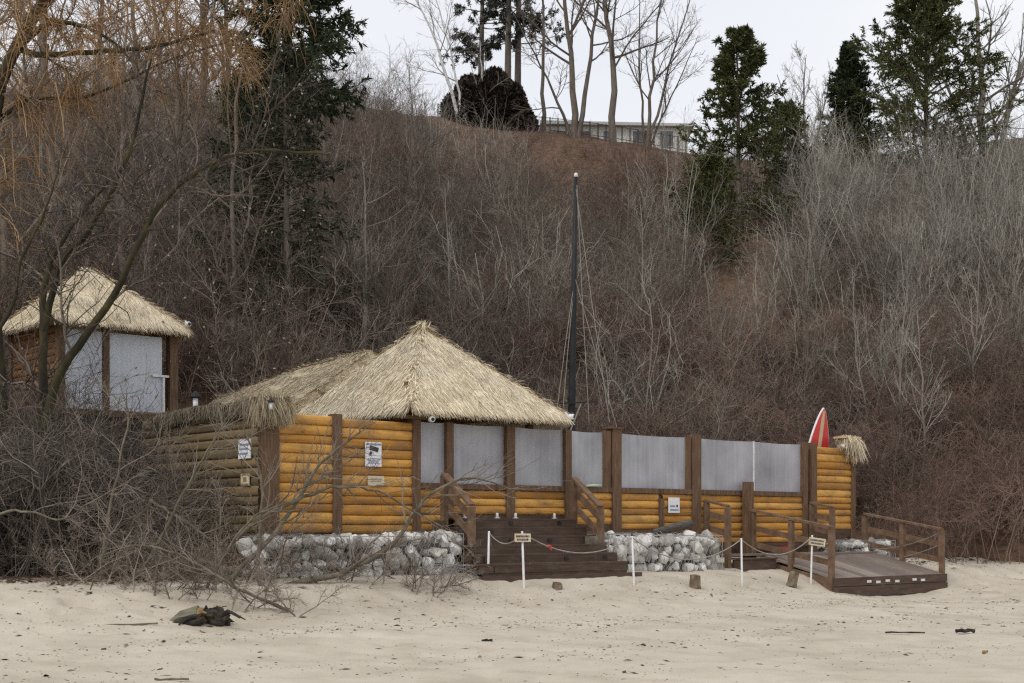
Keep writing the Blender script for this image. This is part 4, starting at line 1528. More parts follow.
def conifer(label, base, H, Rb, seed, material='needle', zlow=.06, droop=.25, sp=(7, 5), dens=1.0, power=.8, upang=.25, gaps=0.0, spl=.34, name='spruce_tree', cat='tree', group=None, whorl=.42, bark='bark'):
    r = np.random.default_rng(seed)
    t = thing(name, label, cat, base, 0, group)
    tr = MB()
    Q, R = poly_from([(0, 0, -.5), (r.normal() * .05, r.normal() * .05, H * .5), (r.normal() * .1, 0, H)], 10, max(.05, H * .017), .012)
    add_tubes(tr, Q, R, 7)
    tr.build('trunk', bark, t, True)
    zs, az = [], []
    z = H * zlow
    while z < H * .985:
        nb_ = int(r.integers(4, 7))
        a0 = r.uniform(0, 6.28)
        for q in range(nb_):
            if r.random() > gaps:
                zs.append(z + r.normal() * .12)
                az.append(a0 + q * 2 * np.pi / nb_ + r.normal() * .25)
        z += whorl * r.uniform(.75, 1.25) * (1 - .5 * z / H)
    zs, az = np.clip(np.array(zs), .2, H * .99), np.array(az)
    tz = zs / H
    ln = Rb * np.clip(1 - tz, .02, 1) ** power * r.uniform(.62, 1.12, len(zs)) + .12
    d = nrm(np.stack([np.cos(az), np.sin(az), upang + .8 * tz ** 2 + r.normal(size=len(az)) * .1], 1))
    p = np.stack([np.zeros_like(zs), np.zeros_like(zs), zs], 1)
    n = 6
    out = [p]
    for q in range(n - 1):
        p = p + d * (ln / (n - 1))[:, None]
        out.append(p)
        bend = (-droop * (1 - tz) if q < 2 else droop * .5 * np.ones_like(tz))
        d = nrm(d + np.stack([np.zeros_like(tz), np.zeros_like(tz), bend], 1) + r.normal(size=d.shape) * .06)
    B = np.stack(out, 1)
    RB = (ln * .012 + .006)[:, None] * np.linspace(1, .3, n)[None]
    lb = MB()
    add_tubes(lb, B, RB, 4)
    lb.build('limbs', bark, t)
    B2, R2 = grow(B, RB, sp[0], .2, 1, 48, .36, 4, -.03, .12, .6, .004, .45, r)
    cr = MB()
    sprays(cr, B2, max(2, int(sp[1] * dens * 2.6)), spl * .6, spl * .13, r, .22, .5)
    sprays(cr, B, max(3, int(sp[1] * 7 * dens)), spl * .6, spl * .13, r, .15, .6, .15)
    cr.build('crown', material, t)
    return t


# ---- things along the crest
fence_pts = []
for px in np.arange(438, 690, 4.0):
    Yc = 90.4
    fence_pts.append(on_hill(px, Yc))
fp = np.array(fence_pts)
o = fp[len(fp) // 2]
cf = thing('wire_fence', 'thin dark fence running along the crest of the bluff below the trees', 'fence', o)
for i, p in enumerate(fp):
    if i % 2 == 0:
        mb = MB()
        mb.bar(p - o + [0, 0, -.3], p - o + [0, 0, 1.05], .07, .07)
        mb.build('fence_post', 'iron', cf)
mb = MB()
for h in (.2, .98):
    mb.tube(fp - o + [0, 0, h], .02, 4)
for i in range(len(fp) - 1):
    for t_ in np.linspace(0, 1, 6):
        q = fp[i] * (1 - t_) + fp[i + 1] * t_ - o
        mb.bar(q + [0, 0, .1], q + [0, 0, .98], .007, .007)
mb.build('wire_mesh', 'iron', cf)

# long pale house behind the crest
hz = P(618, 146, 104.0)
house = thing('house', 'long low cream house on top of the bluff behind the bare trees', 'house', (hz[0], hz[1], hz[2] - .62))
mb = MB()
mb.box(-5.4, 5.2, 0, 7, 0, 2.1)
mb.build('wall', 'housewall', house)
mb = MB()
mb.add(np.array([(-5.8, -.5, 2.15), (5.6, -.5, 1.95), (5.6, 7.5, 1.95), (-5.8, 7.5, 2.15), (-5.8, -.5, 2.4), (5.6, -.5, 2.15), (5.6, 7.5, 2.15), (-5.8, 7.5, 2.4)]),
       np.array([[0, 1, 2, 3], [4, 7, 6, 5], [0, 4, 5, 1], [1, 5, 6, 2], [2, 6, 7, 3], [3, 7, 4, 0]]))
mb.build('roof', 'roofing', house)
for x in (-4.4, -2.6, -.6, 1.6, 3.6):
    mb = MB()
    mb.box(x - .5, x + .5, -.045, -.004, .6, 1.7)
    w_ = mb.build('window', 'houseglass', house)
    mb = MB()
    for a, b, c, d in ((-.56, -.5, .55, 1.75), (.5, .56, .55, 1.75), (-.5, .5, 1.7, 1.75), (-.5, .5, .55, .6)):
        mb.box(x + a, x + b, -.06, -.002, c, d)
    mb.build('frame', 'white', w_)
hz = P(1012, 178, 100.0)
h2 = thing('house', 'grey roofed house half hidden by brush at the right edge of the crest', 'house', (hz[0], hz[1], hz[2] - 1))
mb = MB()
mb.box(-3, 4, 0, 6, 0, 2.2)
mb.build('wall', 'bark', h2)
mb = MB()
mb.poly([(-3.5, 2.1), (4.5, 2.1), (3.0, 3.9), (-1.6, 3.6)], -.4, 6.4)
mb.build('roof', 'bark', h2)

# dome of dark yew
b = on_hill(488, 92.0)
b[2] -= .6
yw = thing('yew_bush', 'dark brown dome shaped yew bush on the crest below the pines', 'bush', b)
r = np.random.default_rng(61)
mb = MB()
n = 26000
d = nrm(r.normal(size=(n, 3)))
d[:, 2] = np.abs(d[:, 2])
rad = np.array([3.15, 2.6, 4.3]) * (r.uniform(.82, 1.0, (n, 1)) + .06 * np.sin(d[:, :1] * 9) * np.sin(d[:, 2:] * 7 + 1))
c = d * rad * np.where(d[:, 2:] < .5, 1.0, 1.0)
dir_ = nrm(d + r.normal(size=d.shape) * .6)
s = nrm(np.cross(dir_, r.normal(size=d.shape)))
q = np.stack([c - s * .05, c + dir_ * .16 - s * .07, c + dir_ * .32, c + dir_ * .16 + s * .07], 1)
mb.quads(q)
mb.build('crown', 'yew', yw)
mb = MB()
lump(mb, (0, 0, .4), (2.5, 2.0, 3.2), 9, 28, 16, .08)
mb.tube([(0, 0, -.5), (0, 0, 2)], .2, 7)
mb.build('trunk', 'yew', yw, True)

G_CREST = 'bare trees along the crest of the bluff'
bare_tree('birch_tree', 'white trunked birch leaning left on the crest in front of the yew dome', 'tree', on_hill(464, 90.0), 10.5, .14, seed=3, mats=('birch', 'palebark'),
          forks=[((-.1, 0), (-.42, 0), 1.0, 1.0), ((.1, .2), (-.25, .1), 1.05, .7), ((1.1, .1), (-.02, 0), .52, .75)], levels=(13, 8, 5), ang=42, first=.32, up=.02, group=G_CREST, twigmin=.009)
bare_tree('maple_tree', 'bare tree with a forked grey trunk standing at the end of the cream house', 'tree', on_hill(576, 89.0), 15, .25, seed=5, mats=('bark', 'bark'),
          forks=[((-.05, 0), (-.06, 0), 1.0, 1.0), ((.3, .1), (.15, .05), .95, .75), ((-.3, 0), (-.45, .1), .55, .5)], levels=(11, 8, 6), ang=48, first=.3, group=G_CREST, twigmin=.010)
bare_tree('maple_tree', 'tall straight bare tree in front of the middle of the cream house', 'tree', on_hill(614, 87.0), 17, .25, (-.02, 0), seed=8, mats=('bark', 'bark'), levels=(16, 8, 6), ang=50, first=.32, group=G_CREST, twigmin=.010)
bare_tree('maple_tree', 'slender many stemmed bare tree right of the straight tree by the house', 'tree', on_hill(646, 88.0), 12, .14, seed=9, mats=('bark', 'bark'),
          forks=[((0, 0), (.12, 0), 1, 1), ((.2, 0), (.28, .05), .95, .8), ((-.2, 0), (-.02, 0), .9, .7), ((.3, .2), (.42, 0), .6, .6)], levels=(9, 8, 5), ang=36, first=.3, group=G_CREST, twigmin=.010)
bare_tree('maple_tree', 'thin dark bare trunk standing alone just right of the pines', 'tree', on_hill(543, 92.0), 14, .16, seed=12, mats=('bark', 'bark'), levels=(10, 6, 4), ang=60, first=.55, ratio=.3, group=G_CREST, twigmin=.010)


def pine(label, px, Y, H, seed, first=.42, Rb=3.4):
    r = np.random.default_rng(seed)
    t = thing('pine_tree', label, 'tree', on_hill(px, Y), 0, 'pines on the crest of the bluff')
    Q, R = poly_from([(0, 0, -.5), (.1, 0, H * .5), (.25, 0, H)], 12, .3, .06)
    tr = MB()
    add_tubes(tr, Q, R, 8)
    tr.build('trunk', 'bark', t, True)
    n = 34
    tz = r.uniform(first, .99, n)
    az = r.uniform(0, 6.28, n)
    ln = Rb * r.uniform(.45, 1.05, n) * np.clip(1.25 - tz, .2, 1)
    p, _, _ = interp_poly(Q, R, np.zeros(n, int), tz)
    d = nrm(np.stack([np.cos(az), np.sin(az), r.uniform(-.15, .25, n)], 1))
    out = [p]
    for q in range(5):
        p = p + d * (ln / 5)[:, None]
        out.append(p)
        d = nrm(d + r.normal(size=d.shape) * .12 + [0, 0, .04])
    B = np.stack(out, 1)
    RB = np.linspace(.05, .015, 6)[None] * np.ones((n, 1))
    lb = MB()
    add_tubes(lb, B, RB, 5)
    B2, R2 = grow(B, RB, 7, .3, 1, 50, .4, 4, .03, .15, .6, .01, .3, r)
    add_tubes(lb, B2, R2, 3)
    lb.build('limbs', 'bark', t)
    tips = B2[:, -1]
    tips = np.concatenate([tips, B2[:, -2], B[:, -1]])
    idx = np.repeat(np.arange(len(tips)), 26)
    c = tips[idx]
    dd_ = nrm(r.normal(size=(len(idx), 3)) + [0, 0, .2])
    s = nrm(np.cross(dd_, r.normal(size=dd_.shape)))
    L_ = r.uniform(.16, .34, (len(idx), 1))
    cr = MB()
    cr.quads(np.stack([c - s * .012, c + dd_ * L_ * .5 - s * .03, c + dd_ * L_, c + dd_ * L_ * .5 + s * .03], 1))
    cr.build('crown', 'pineneedle', t)


pine('tall pine with a dark clumpy crown behind the yew dome', 507, 93.5, 15.5, 71, .40, 4.2)
pine('second tall pine whose trunk stands close against the other pine', 517, 95.0, 16.5, 72, .42, 3.9)
pine('shorter pine on the left side of the pine group above the yew dome', 480, 96.5, 13.5, 73, .45, 3.6)

# ---- evergreens on the slope
conifer('ragged free standing spruce with open branches halfway up the slope', on_hill(738, 70.0), 10.3, 4.5, 81, 'needle', .0, .34, (11, 8), 1.6, .72, .3, .28, .42, whorl=.6)
conifer('broad dark spruce reaching above the picture at the upper right', on_hill(925, 80.0), 12.9, 7.4, 82, 'needle', .03, .25, (14, 9), 1.8, .8, .55, .1, .42, whorl=.78)
conifer('narrow dark spruce tucked against the left side of the broad spruce', on_hill(849, 83.0), 8.6, 2.7, 83, 'darkneedle', .03, .12, (11, 7), 1.6, .6, .5, .0, .36)
conifer('tall dark spruce half hidden by bare twigs on the left of the slope', on_hill(290, 50.0), 18.5, 3.2, 84, 'darkneedle', .34, .3, (12, 7), 1.4, .5, .1, .1, .4)
conifer('lower dark spruce standing downhill of the tall left spruce, behind the long straw roof', on_hill(288, 42.5), 9.0, 2.7, 88, 'greyneedle', .04, .3, (10, 6), .55, .5, .1, .25, .34)
conifer('olive green cedar bush right of the ragged spruce', on_hill(786, 75.0), 5.6, 2.3, 85, 'oliveneedle', .05, .1, (8, 6), 1.0, .4, .5, .0, .36, 'cedar_bush', 'bush')
conifer('low olive cedar at the foot of the ragged spruce', on_hill(712, 66.0), 5.0, 2.4, 86, 'oliveneedle', .05, .1, (8, 6), 1.0, .4, .4, .0, .32, 'cedar_bush', 'bush')
conifer('short dark spruce on the lower slope, nearer the raised hut than the taller left spruce', on_hill(252, 44.0), 7.5, 2.6, 87, 'darkneedle', .04, .25, (8, 5), .9, .45, .2, .1, .3)

# ---- bare trees one can tell apart
G_R = 'bare saplings standing on the slope'
bare_tree('bare_tree', 'large bare tree with curved limbs at the upper right corner behind the broad spruce', 'tree', on_hill(985, 84.0), 14, .34, seed=21, mats=('palebark', 'palebark'),
          forks=[((0, 0), (-.05, 0), 1.0, 1.0), ((.2, 0), (.28, 0), .9, .8), ((-.2, .1), (-.3, .1), .8, .6)], levels=(12, 8, 6), ang=50, first=.2, twigmin=.011)
bare_tree('bare_tree', 'feathery bare tree against the sky between the ragged spruce and the narrow spruce', 'tree', on_hill(806, 88.0), 7.5, .13, seed=22, mats=('bark', 'twig'),
          forks=[((0, 0), (0, 0), 1.0, 1.0), ((.2, 0), (.2, 0), .9, .8), ((-.2, .1), (-.22, .1), .9, .8)], levels=(12, 9, 5), ang=34, first=.15, twigmin=.009)
sap = [(868, 46.0, 6.2, 'pale twin stemmed sapling on the right slope above the surfboard'), (898, 45.0, 6.6, 'tall pale sapling on the right slope, next right of the twin stemmed one'),
       (925, 44.0, 5.6, 'pale sapling with a bare lower stem, furthest right of the pale saplings'), (805, 48.0, 6.0, 'thin brown sapling above the windbreak panels on the right'),
       (716, 50.0, 5.2, 'forked grey sapling on the slope below the ragged spruce'), (455, 46.0, 6.6, 'single pale slender trunk right behind the pointed roof'),
       (640, 50.0, 6.4, 'thin grey sapling on the slope just right of the mast'), (970, 47.0, 6.8, 'grey sapling with spreading branches near the right edge of the slope'),
       (520, 52.0, 5.6, 'slim brown sapling on the slope left of the mast')]
for i, (px, Y, H, lb) in enumerate(sap):
    fk = None
    if i in (0, 4):
        fk = [((0, 0), (-.08, 0), 1, 1), ((.1, 0), (.16, 0), .9, .8)]
    bare_tree('sapling', lb, 'tree', on_hill(px, Y), H, .06, (.06 * math.sin(i * 2.1), 0), ('palebark' if i not in (3, 8) else 'bark', 'siltwig' if i not in (3, 8) else 'twig'), 100 + i, (13, 8, 4), 40, .3, .12, G_R, fk, .42, 6, .005)
bare_tree('maple_tree', 'symmetrical bare young maple with upswept branches behind the long straw roof', 'tree', on_hill(364, 43.0), 7.2, .09, (.0, 0), ('palebark', 'brush'), 23, (20, 8, 5), 52, .2, .13, None, None, .62, 7, .005, .06)
G_L = 'bare trees crowding the left of the slope'
lt = [(205, 78.0, 15, .26, 'tall trunk against the sky at the top left, left of the dark spruce'), (225, 80.0, 15, .22, 'thinner tall trunk against the sky just left of the dark spruce'),
      (180, 52.0, 13, .16, 'bare tree high on the slope above the left hut'), (60, 46.0, 14, .2, 'bare grey tree behind the willow at the left edge'),
      (120, 40.0, 10, .13, 'bare tree directly behind the straw roof of the raised hut'), (232, 41.0, 9, .12, 'bare tree between the raised hut and the long straw roof'),
      (10, 38.0, 11, .16, 'bare tree at the left edge of the picture behind the hut'), (330, 58.0, 9, .12, 'bare tree on the upper slope right of the dark spruce'),
      (40, 66.0, 16, .2, 'bare tree high on the crest at the upper left corner, behind the willow twigs'), (95, 70.0, 15, .18, 'bare tree on the crest right of the upper left corner tree'),
      (140, 64.0, 15, .18, 'bare tree on the upper slope between the corner tree and the tall trunks'), (160, 76.0, 15, .17, 'slim bare crest tree just left of the tall trunks'),
      (-25, 60.0, 16, .2, 'bare tree cut by the left edge of the picture, high on the slope'),
      (410, 62.0, 7, .1, 'small bare tree high on the slope left of the birch')]
for i, (px, Y, H, r0, lb) in enumerate(lt):
    bare_tree('bare_tree', lb, 'tree', on_hill(px, Y), H, r0, (.05 * math.sin(i * 1.7), 0), ('bark', 'twig'), 140 + i, (16, 9, 6), 46, .2, .06, G_L, None, .45, 6, .0055, .12)

# ---- willow on the left foreground
wl = thing('willow_tree', 'old mossy willow with orange drooping twigs arching over the left of the picture', 'tree', ground_at(28, 572))
wo = np.array(wl.location)
rw = np.random.default_rng(77)
YW = wo[1]


def limb(cps, r0, r1, n=22):
    c = [P(*q) - wo for q in cps]
    return poly_from(c, n, r0, r1, rw, .012)


limbs = [limb([(30, 590, YW), (38, 480, YW), (52, 395, YW), (78, 345, YW - .2), (112, 300, YW - .5), (140, 240, YW - .8), (168, 195, YW - 1), (210, 165, YW - 1.2), (262, 150, YW - 1.4), (330, 155, YW - 1.6)], .105, .018, 34),
         limb([(22, 590, YW + .3), (40, 440, YW + .3), (44, 360, YW + .3), (44, 290, YW + .4), (62, 240, YW + .6), (110, 180, YW + 1)], .11, .035, 26),
         limb([(10, 590, YW + .6), (2, 430, YW + .8), (-8, 300, YW + 1), (-16, 160, YW + 1), (10, 60, YW + .8), (58, -20, YW + .6)], .17, .10, 26),
         limb([(44, 330, YW + .3), (62, 262, YW + .1), (92, 225, YW - .2), (130, 150, YW - .5), (150, 60, YW - .6)], .07, .02, 20),
         limb([(-14, 180, YW + 1), (10, 60, YW + .8), (40, 55, YW + .5), (100, 52, YW), (150, 48, YW - .5), (215, 30, YW - 1)], .085, .02, 22),
         limb([(12, 58, YW + .8), (45, 25, YW + .2), (75, 24, YW - .2), (110, 40, YW - .6), (140, 70, YW - 1)], .06, .015, 18),
         limb([(-16, 130, YW + 1), (30, 100, YW + 1), (90, 95, YW + 1), (170, 60, YW + 1), (250, 35, YW + 1)], .05, .012, 18),
         limb([(-10, 345, YW - .5), (14, 300, YW - .7), (20, 262, YW - .9), (46, 210, YW - 1), (60, 160, YW - 1)], .045, .014, 18),
         limb([(8, -40, YW + .2), (80, -60, YW), (180, -70, YW - .3), (260, -50, YW - .4), (300, -20, YW - .5)], .08, .02, 18)]
mb = MB()
for Q, R in limbs:
    add_tubes(mb, Q, R, 9)
mb.build('trunk', 'moss', wl, True)
br, tw, lw = MB(), MB(), MB()
allL = []
for i, (Q, R) in enumerate(limbs):
    B, RB = grow(Q, R, 15 if i not in (0,) else 15, .3, 1, 52, .22, 8, .02, .18, .45, .007, .25, rw)
    add_tubes(br, B, RB, 4)
    B2, RB2 = grow(B, RB, 7, .15, 1, 40, .5, 6, 0, .2, .55, .0045, .3, rw)
    add_tubes(br, B2, RB2, 3)
    allL.append((i, Q, R, B, RB, B2, RB2))
br.build('branches', 'twig', wl)
for i, Q, R, B, RB, B2, RB2 in allL:
    high = i in (2, 4, 5, 6, 8)
    B3, RB3 = grow(B2, RB2, 8 if high else 2, .1, 1, 40, .8, 7, 0, .13, .7, .0042, .3, rw, sag=.16 if high else .05)
    if high:
        add_tubes(tw, B3, np.minimum(RB3, .0062), 3)
        # long hanging shoots
        B4, RB4 = grow(B, RB, 27, .1, 1, 60, 1.15, 9, 0, .09, .4, .0052, .2, rw, sag=.22)
        add_tubes(tw, B4, np.minimum(RB4, .0062), 3)
    else:
        add_tubes(lw, B3, RB3, 3)
        B4, RB4 = grow(B, RB, 18, .1, 1, 55, .7, 6, .02, .16, .5, .0042, .2, rw)
        add_tubes(lw, B4, RB4, 3)
lw.build('lower_twigs', 'darktwig', wl)
tw.build('crown', 'willowtwig', wl)

# ---- instanced brush: countless, one object per kind
def clump(kind, seed):
    r = np.random.default_rng(seed)
    mb = MB()
    if kind == 'sapling':
        n = 7
        base = r.normal(size=(n, 3)) * [.35, .35, 0]
        top = base * 2.2 + np.stack([r.normal(size=n) * .55, r.normal(size=n) * .55, r.uniform(1.4, 3.6, n)], 1)
        rad, lv = .017, (11, 6)
        aa, up, rat = 50, .05, .45
    elif kind == 'silver':
        n = 8
        base = r.normal(size=(n, 3)) * [.4, .4, 0]
        top = base * 2.4 + np.stack([r.normal(size=n) * .5, r.normal(size=n) * .5, r.uniform(2.6, 5.0, n)], 1)
        rad, lv = .026, (8, 4)
        aa, up, rat = 38, .10, .45
    elif kind == 'bramble':
        n = 16
        base = r.normal(size=(n, 3)) * [.45, .45, 0]
        az = r.uniform(0, 6.28, n)
        top = base + np.stack([np.cos(az) * r.uniform(.5, 1.4, n), np.sin(az) * r.uniform(.5, 1.4, n), r.uniform(.6, 1.9, n)], 1)
        rad, lv = .014, (10, 5)
        aa, up, rat = 50, -.02, .5
    else:   # low scrub
        n = 14
        base = r.normal(size=(n, 3)) * [.4, .4, 0]
        top = base * 1.6 + np.stack([r.normal(size=n) * .25, r.normal(size=n) * .25, r.uniform(.6, 1.5, n)], 1)
        rad, lv = .016, (6, 3)
        aa, up, rat = 36, .08, .42
    base[:, 2] -= .25
    Qs = []
    m = 7
    t = np.linspace(0, 1, m)[None, :, None]
    Q = base[:, None] * (1 - t) + top[:, None] * t
    if kind == 'bramble':
        Q[:, :, 2] += (np.sin(t[..., 0] * np.pi) * r.uniform(.3, .9, (n, 1)))
    else:
        Q[:, :, :2] += np.cumsum(r.normal(size=(n, m, 2)) * .085, 1)
    Q = Q + r.normal(size=Q.shape) * .035
    R = rad * r.uniform(.6, 1.3, (n, 1)) * np.linspace(1, .4, m)[None]
    add_tubes(mb, Q, R, 3)
    B, RB = grow(Q, R, lv[0], .2, 1, aa, rat, 5, up, .22, .6, .0066, .4, r)
    add_tubes(mb, B, RB, 3)
    B2, RB2 = grow(B, RB, lv[1], .1, 1, 42, .55, 4, up * .5, .26, .7, .0047, .3, r)
    add_tubes(mb, B2, RB2, 3)
    return mb


def clump_mesh(kind, seed, material):
    return clump(kind, seed).mesh(kind, material)


def gn_instances(name, label, pts, rotz, scl, idx, meshes):
    me = bpy.data.meshes.new(name)
    me.vertices.add(len(pts))
    me.vertices.foreach_set('co', pts.astype(np.float32).ravel())
    for nm, ty, dat in (('scl', 'FLOAT', scl), ('rz', 'FLOAT', rotz), ('tx', 'FLOAT', rng.normal(size=len(pts)) * .12), ('ty', 'FLOAT', rng.normal(size=len(pts)) * .12)):
        at = me.attributes.new(nm, ty, 'POINT')
        at.data.foreach_set('value', np.asarray(dat, np.float32))
    at = me.attributes.new('idx', 'INT', 'POINT')
    at.data.foreach_set('value', np.asarray(idx, np.int32))
    ob = bpy.data.objects.new(name, me)
    COL.objects.link(ob)
    ng = bpy.data.node_groups.new(name, 'GeometryNodeTree')
    ng.interface.new_socket('Geometry', in_out='INPUT', socket_type='NodeSocketGeometry')
    ng.interface.new_socket('Geometry', in_out='OUTPUT', socket_type='NodeSocketGeometry')
    N = ng.nodes.new
    gi, go = N('NodeGroupInput'), N('NodeGroupOutput')
    iop = N('GeometryNodeInstanceOnPoints')
    join = N('GeometryNodeJoinGeometry')
    for i, m_ in enumerate(meshes):
        src = bpy.data.objects.new(name + '_source', m_)
        oi = N('GeometryNodeObjectInfo')
        oi.inputs['Object'].default_value = src
        oi.inputs['As Instance'].default_value = True
        ng.links.new(oi.outputs['Geometry'], join.inputs[0])

    def attr(n_, ty='FLOAT'):
        a_ = N('GeometryNodeInputNamedAttribute')
        a_.data_type = ty
        a_.inputs['Name'].default_value = n_
        return a_.outputs['Attribute']
    cx = N('ShaderNodeCombineXYZ')
    ng.links.new(attr('tx'), cx.inputs[0])
    ng.links.new(attr('ty'), cx.inputs[1])
    ng.links.new(attr('rz'), cx.inputs[2])
    ng.links.new(gi.outputs[0], iop.inputs['Points'])
    ng.links.new(join.outputs[0], iop.inputs['Instance'])
    iop.inputs['Pick Instance'].default_value = True
    ng.links.new(attr('idx', 'INT'), iop.inputs['Instance Index'])
    ng.links.new(cx.outputs[0], iop.inputs['Rotation'])
    ng.links.new(attr('scl'), iop.inputs['Scale'])
    ng.links.new(iop.outputs[0], go.inputs[0])
    md = ob.modifiers.new('instances', 'NODES')
    md.node_group = ng
    return tag(ob, label, 'undergrowth', kind='stuff')


def hill_points(n, dens, seed, y0=24, y1=93):
    r = np.random.default_rng(seed)
    # uniform over the view wedge plus a margin at the sides
    Y = r.uniform(y0, y1, n)
    px = r.uniform(-170, 1190, n)
    keep = r.random(n) < (Y / y1)
    Y, px = Y[keep], px[keep]
    X = (px - 512) * Y / F
    t = (Y - hill_base(X)) / (91 - hill_base(X))
    u, v = uv_of(X, Y)
    inside = (u > -.6) & (u < 17.3) & (v > -4.8) & (v < 3)            # keep the compound clear
    inside |= (u > -.8) & (u < 9) & (v > -11) & (v < 0)
    hx, hy = uv_of(-9.55, 31.85)
    inside |= (np.abs(u - hx) < 2.0) & (np.abs(v - hy) < 2.0)
    inside |= (np.abs(X - mast_p[0]) < .5) & (np.abs(Y - 33) < 1)
    p = dens(px, Y, t, u, v) * (1 - .8 * bump_(px, 695, 785, 10) * bump_(Y, 54, 71, 2)) * np.clip(.95 + 1.5 * vnoise(X + 200, Y + 50, 3.6, 900 + seed) + .9 * vnoise(X + 90, Y, 9.0, 950 + seed), .12, 1.6)
    k = (r.random(len(Y)) < p) & ~inside
    X, Y = X[k], Y[k]
    Z = np.where((Y - hill_base(X)) > 0, hill_full(X, Y), np.maximum(hill_full(X, Y), beach_full(X, Y)))
    return np.stack([X, Y, Z], 1), r


def brush(name, label, kind, material, n, dens, seed, smin, smax, nv=5, y0=24):
    pts, r = hill_points(n, dens, seed, y0)
    k = len(pts)
    meshes = [clump_mesh(kind, seed * 10 + i, material) for i in range(nv)]
    print(name, k, len(meshes[0].polygons))
    return gn_instances(name, label, pts, r.uniform(0, 6.28, k), r.uniform(smin, smax, k), r.integers(0, nv, k), meshes)


bump_ = lambda x, a, b, s: sstep(a - s, a + s, x) * (1 - sstep(b - s, b + s, x))
edge_ok = lambda u, v: (v < np.where(u < 0, .7, np.where(u > 17, 1.0, -3)) + 0 * u)


def d_sap(px, Y, t, u, v):
    d = .5 * bump_(t, .02, .9, .05) + .25 * bump_(t, -.05, .1, .04)
    d = d * (1 - .25 * bump_(px, 640, 1100, 60) * bump_(t, .3, .8, .1)) * (1 - .7 * bump_(px, 420, 700, 40) * sstep(.6, .85, t))
    d = d * (1 - .6 * bump_(px, 600, 1200, 40) * (1 - sstep(.1, .25, t)))
    d = d * (1 - bump_(px, 415, 705, 14) * sstep(.48, .66, t)) * (t < 1.02) * (1 - .25 * bump_(px, 190, 340, 25) * (t > .05))
    d = d * (1 - .5 * bump_(px, 300, 620, 30) * (t < .22))
    return d * edge_ok(u, v)


def d_bram(px, Y, t, u, v):
    d = 1.0 * bump_(px, 585, 1250, 40) * bump_(t, -.03, .28, .05) + .35 * bump_(t, .0, .25, .05) + .1 * bump_(t, .3, .75, .1)
    return np.clip(d, 0, 1) * edge_ok(u, v)


def d_sil(px, Y, t, u, v):
    d = .36 * bump_(px, 740, 1060, 130) * bump_(t, .26, .86, .16) + .03 * bump_(t, .1, .7, .1)
    return np.clip(d, 0, 1)


def d_dark(px, Y, t, u, v):
    d = .7 * bump_(px, -260, 460, 50) * bump_(t, -.02, .45, .06) + .4 * bump_(px, 440, 640, 40) * bump_(t, -.02, .2, .05)
    d = d * (1 - .2 * bump_(px, 200, 335, 20) * (t > .12))
    return np.clip(d, 0, 1) * edge_ok(u, v)


def d_scrub(px, Y, t, u, v):
    d = .4 * bump_(px, 380, 720, 60) * sstep(.55, .75, t) * (t < .93) + .15 * sstep(.75, .95, t) * (px < 425) + .12 * (t < .9)
    return np.clip(d, 0, 1) * (v < -4) * (t > .02) * (t < 1.0)


brush('sapling_thicket', 'dense grey brown saplings and suckers covering the bluff', 'sapling', 'saptwig', 5200, d_sap, 1, .7, 1.25)
brush('bramble_thicket', 'tangled red brown canes along the foot of the bluff', 'bramble', 'redtwig', 5200, d_bram, 2, .8, 1.35)
brush('silver_thicket', 'pale silver grey shrubs on the upper right of the bluff', 'silver', 'siltwig', 3800, d_sil, 3, .75, 1.25)
brush('dark_thicket', 'dark twiggy undergrowth on the left of the bluff', 'sapling', 'darktwig', 3800, d_dark, 4, .7, 1.3)
def d_front(px, Y, t, u, v):
    return ((px < 165) & (v < .2) & (v > -9) & (Y < 29) & (u < -.5)) * .8


brush('shrub_tangle', 'dark tangle of shrubs around the willow trunk at the left edge', 'bramble', 'darktwig', 4800, d_front, 6, .8, 1.4, 5, 23.3)
brush('sucker_growth', 'dark suckers growing below the raised hut on the left', 'sapling', 'darktwig', 3000, d_front, 7, .5, .95, 5, 24.6)
brush('low_scrub', 'low reddish scrub on the upper slope', 'scrub', 'redtwig', 4200, d_scrub, 5, .45, .9)

# ---- dead brush and fallen boughs in the left foreground
def fallen(label, cps, r0, r1, seed, lv=(9, 7), ratio=.35, mats=('deadwood', 'brush'), ang=45, up=.05, first=.2, name='fallen_bough', group='fallen boughs lying before the fence'):
    r = np.random.default_rng(seed)
    c = [P(*q) for q in cps]
    o_ = c[0]
    t = thing(name, label, 'bough', o_, 0, group)
    Q, R = poly_from([x - o_ for x in c], 24, r0, r1, r, .012)
    mb = MB()
    add_tubes(mb, Q, R, 7)
    mb.build('stem', mats[0], t, True)
    mb = MB()
    B, RB = grow(Q, R, lv[0], first, 1, ang, ratio, 7, up, .14, .45, .005, .3, r)
    add_tubes(mb, B, RB, 4)
    B2, RB2 = grow(B, RB, lv[1], .1, 1, 40, .5, 5, up * .5, .16, .6, .0035, .3, r)
    add_tubes(mb, B2, RB2, 3)
    mb.build('twigs', mats[1], t)


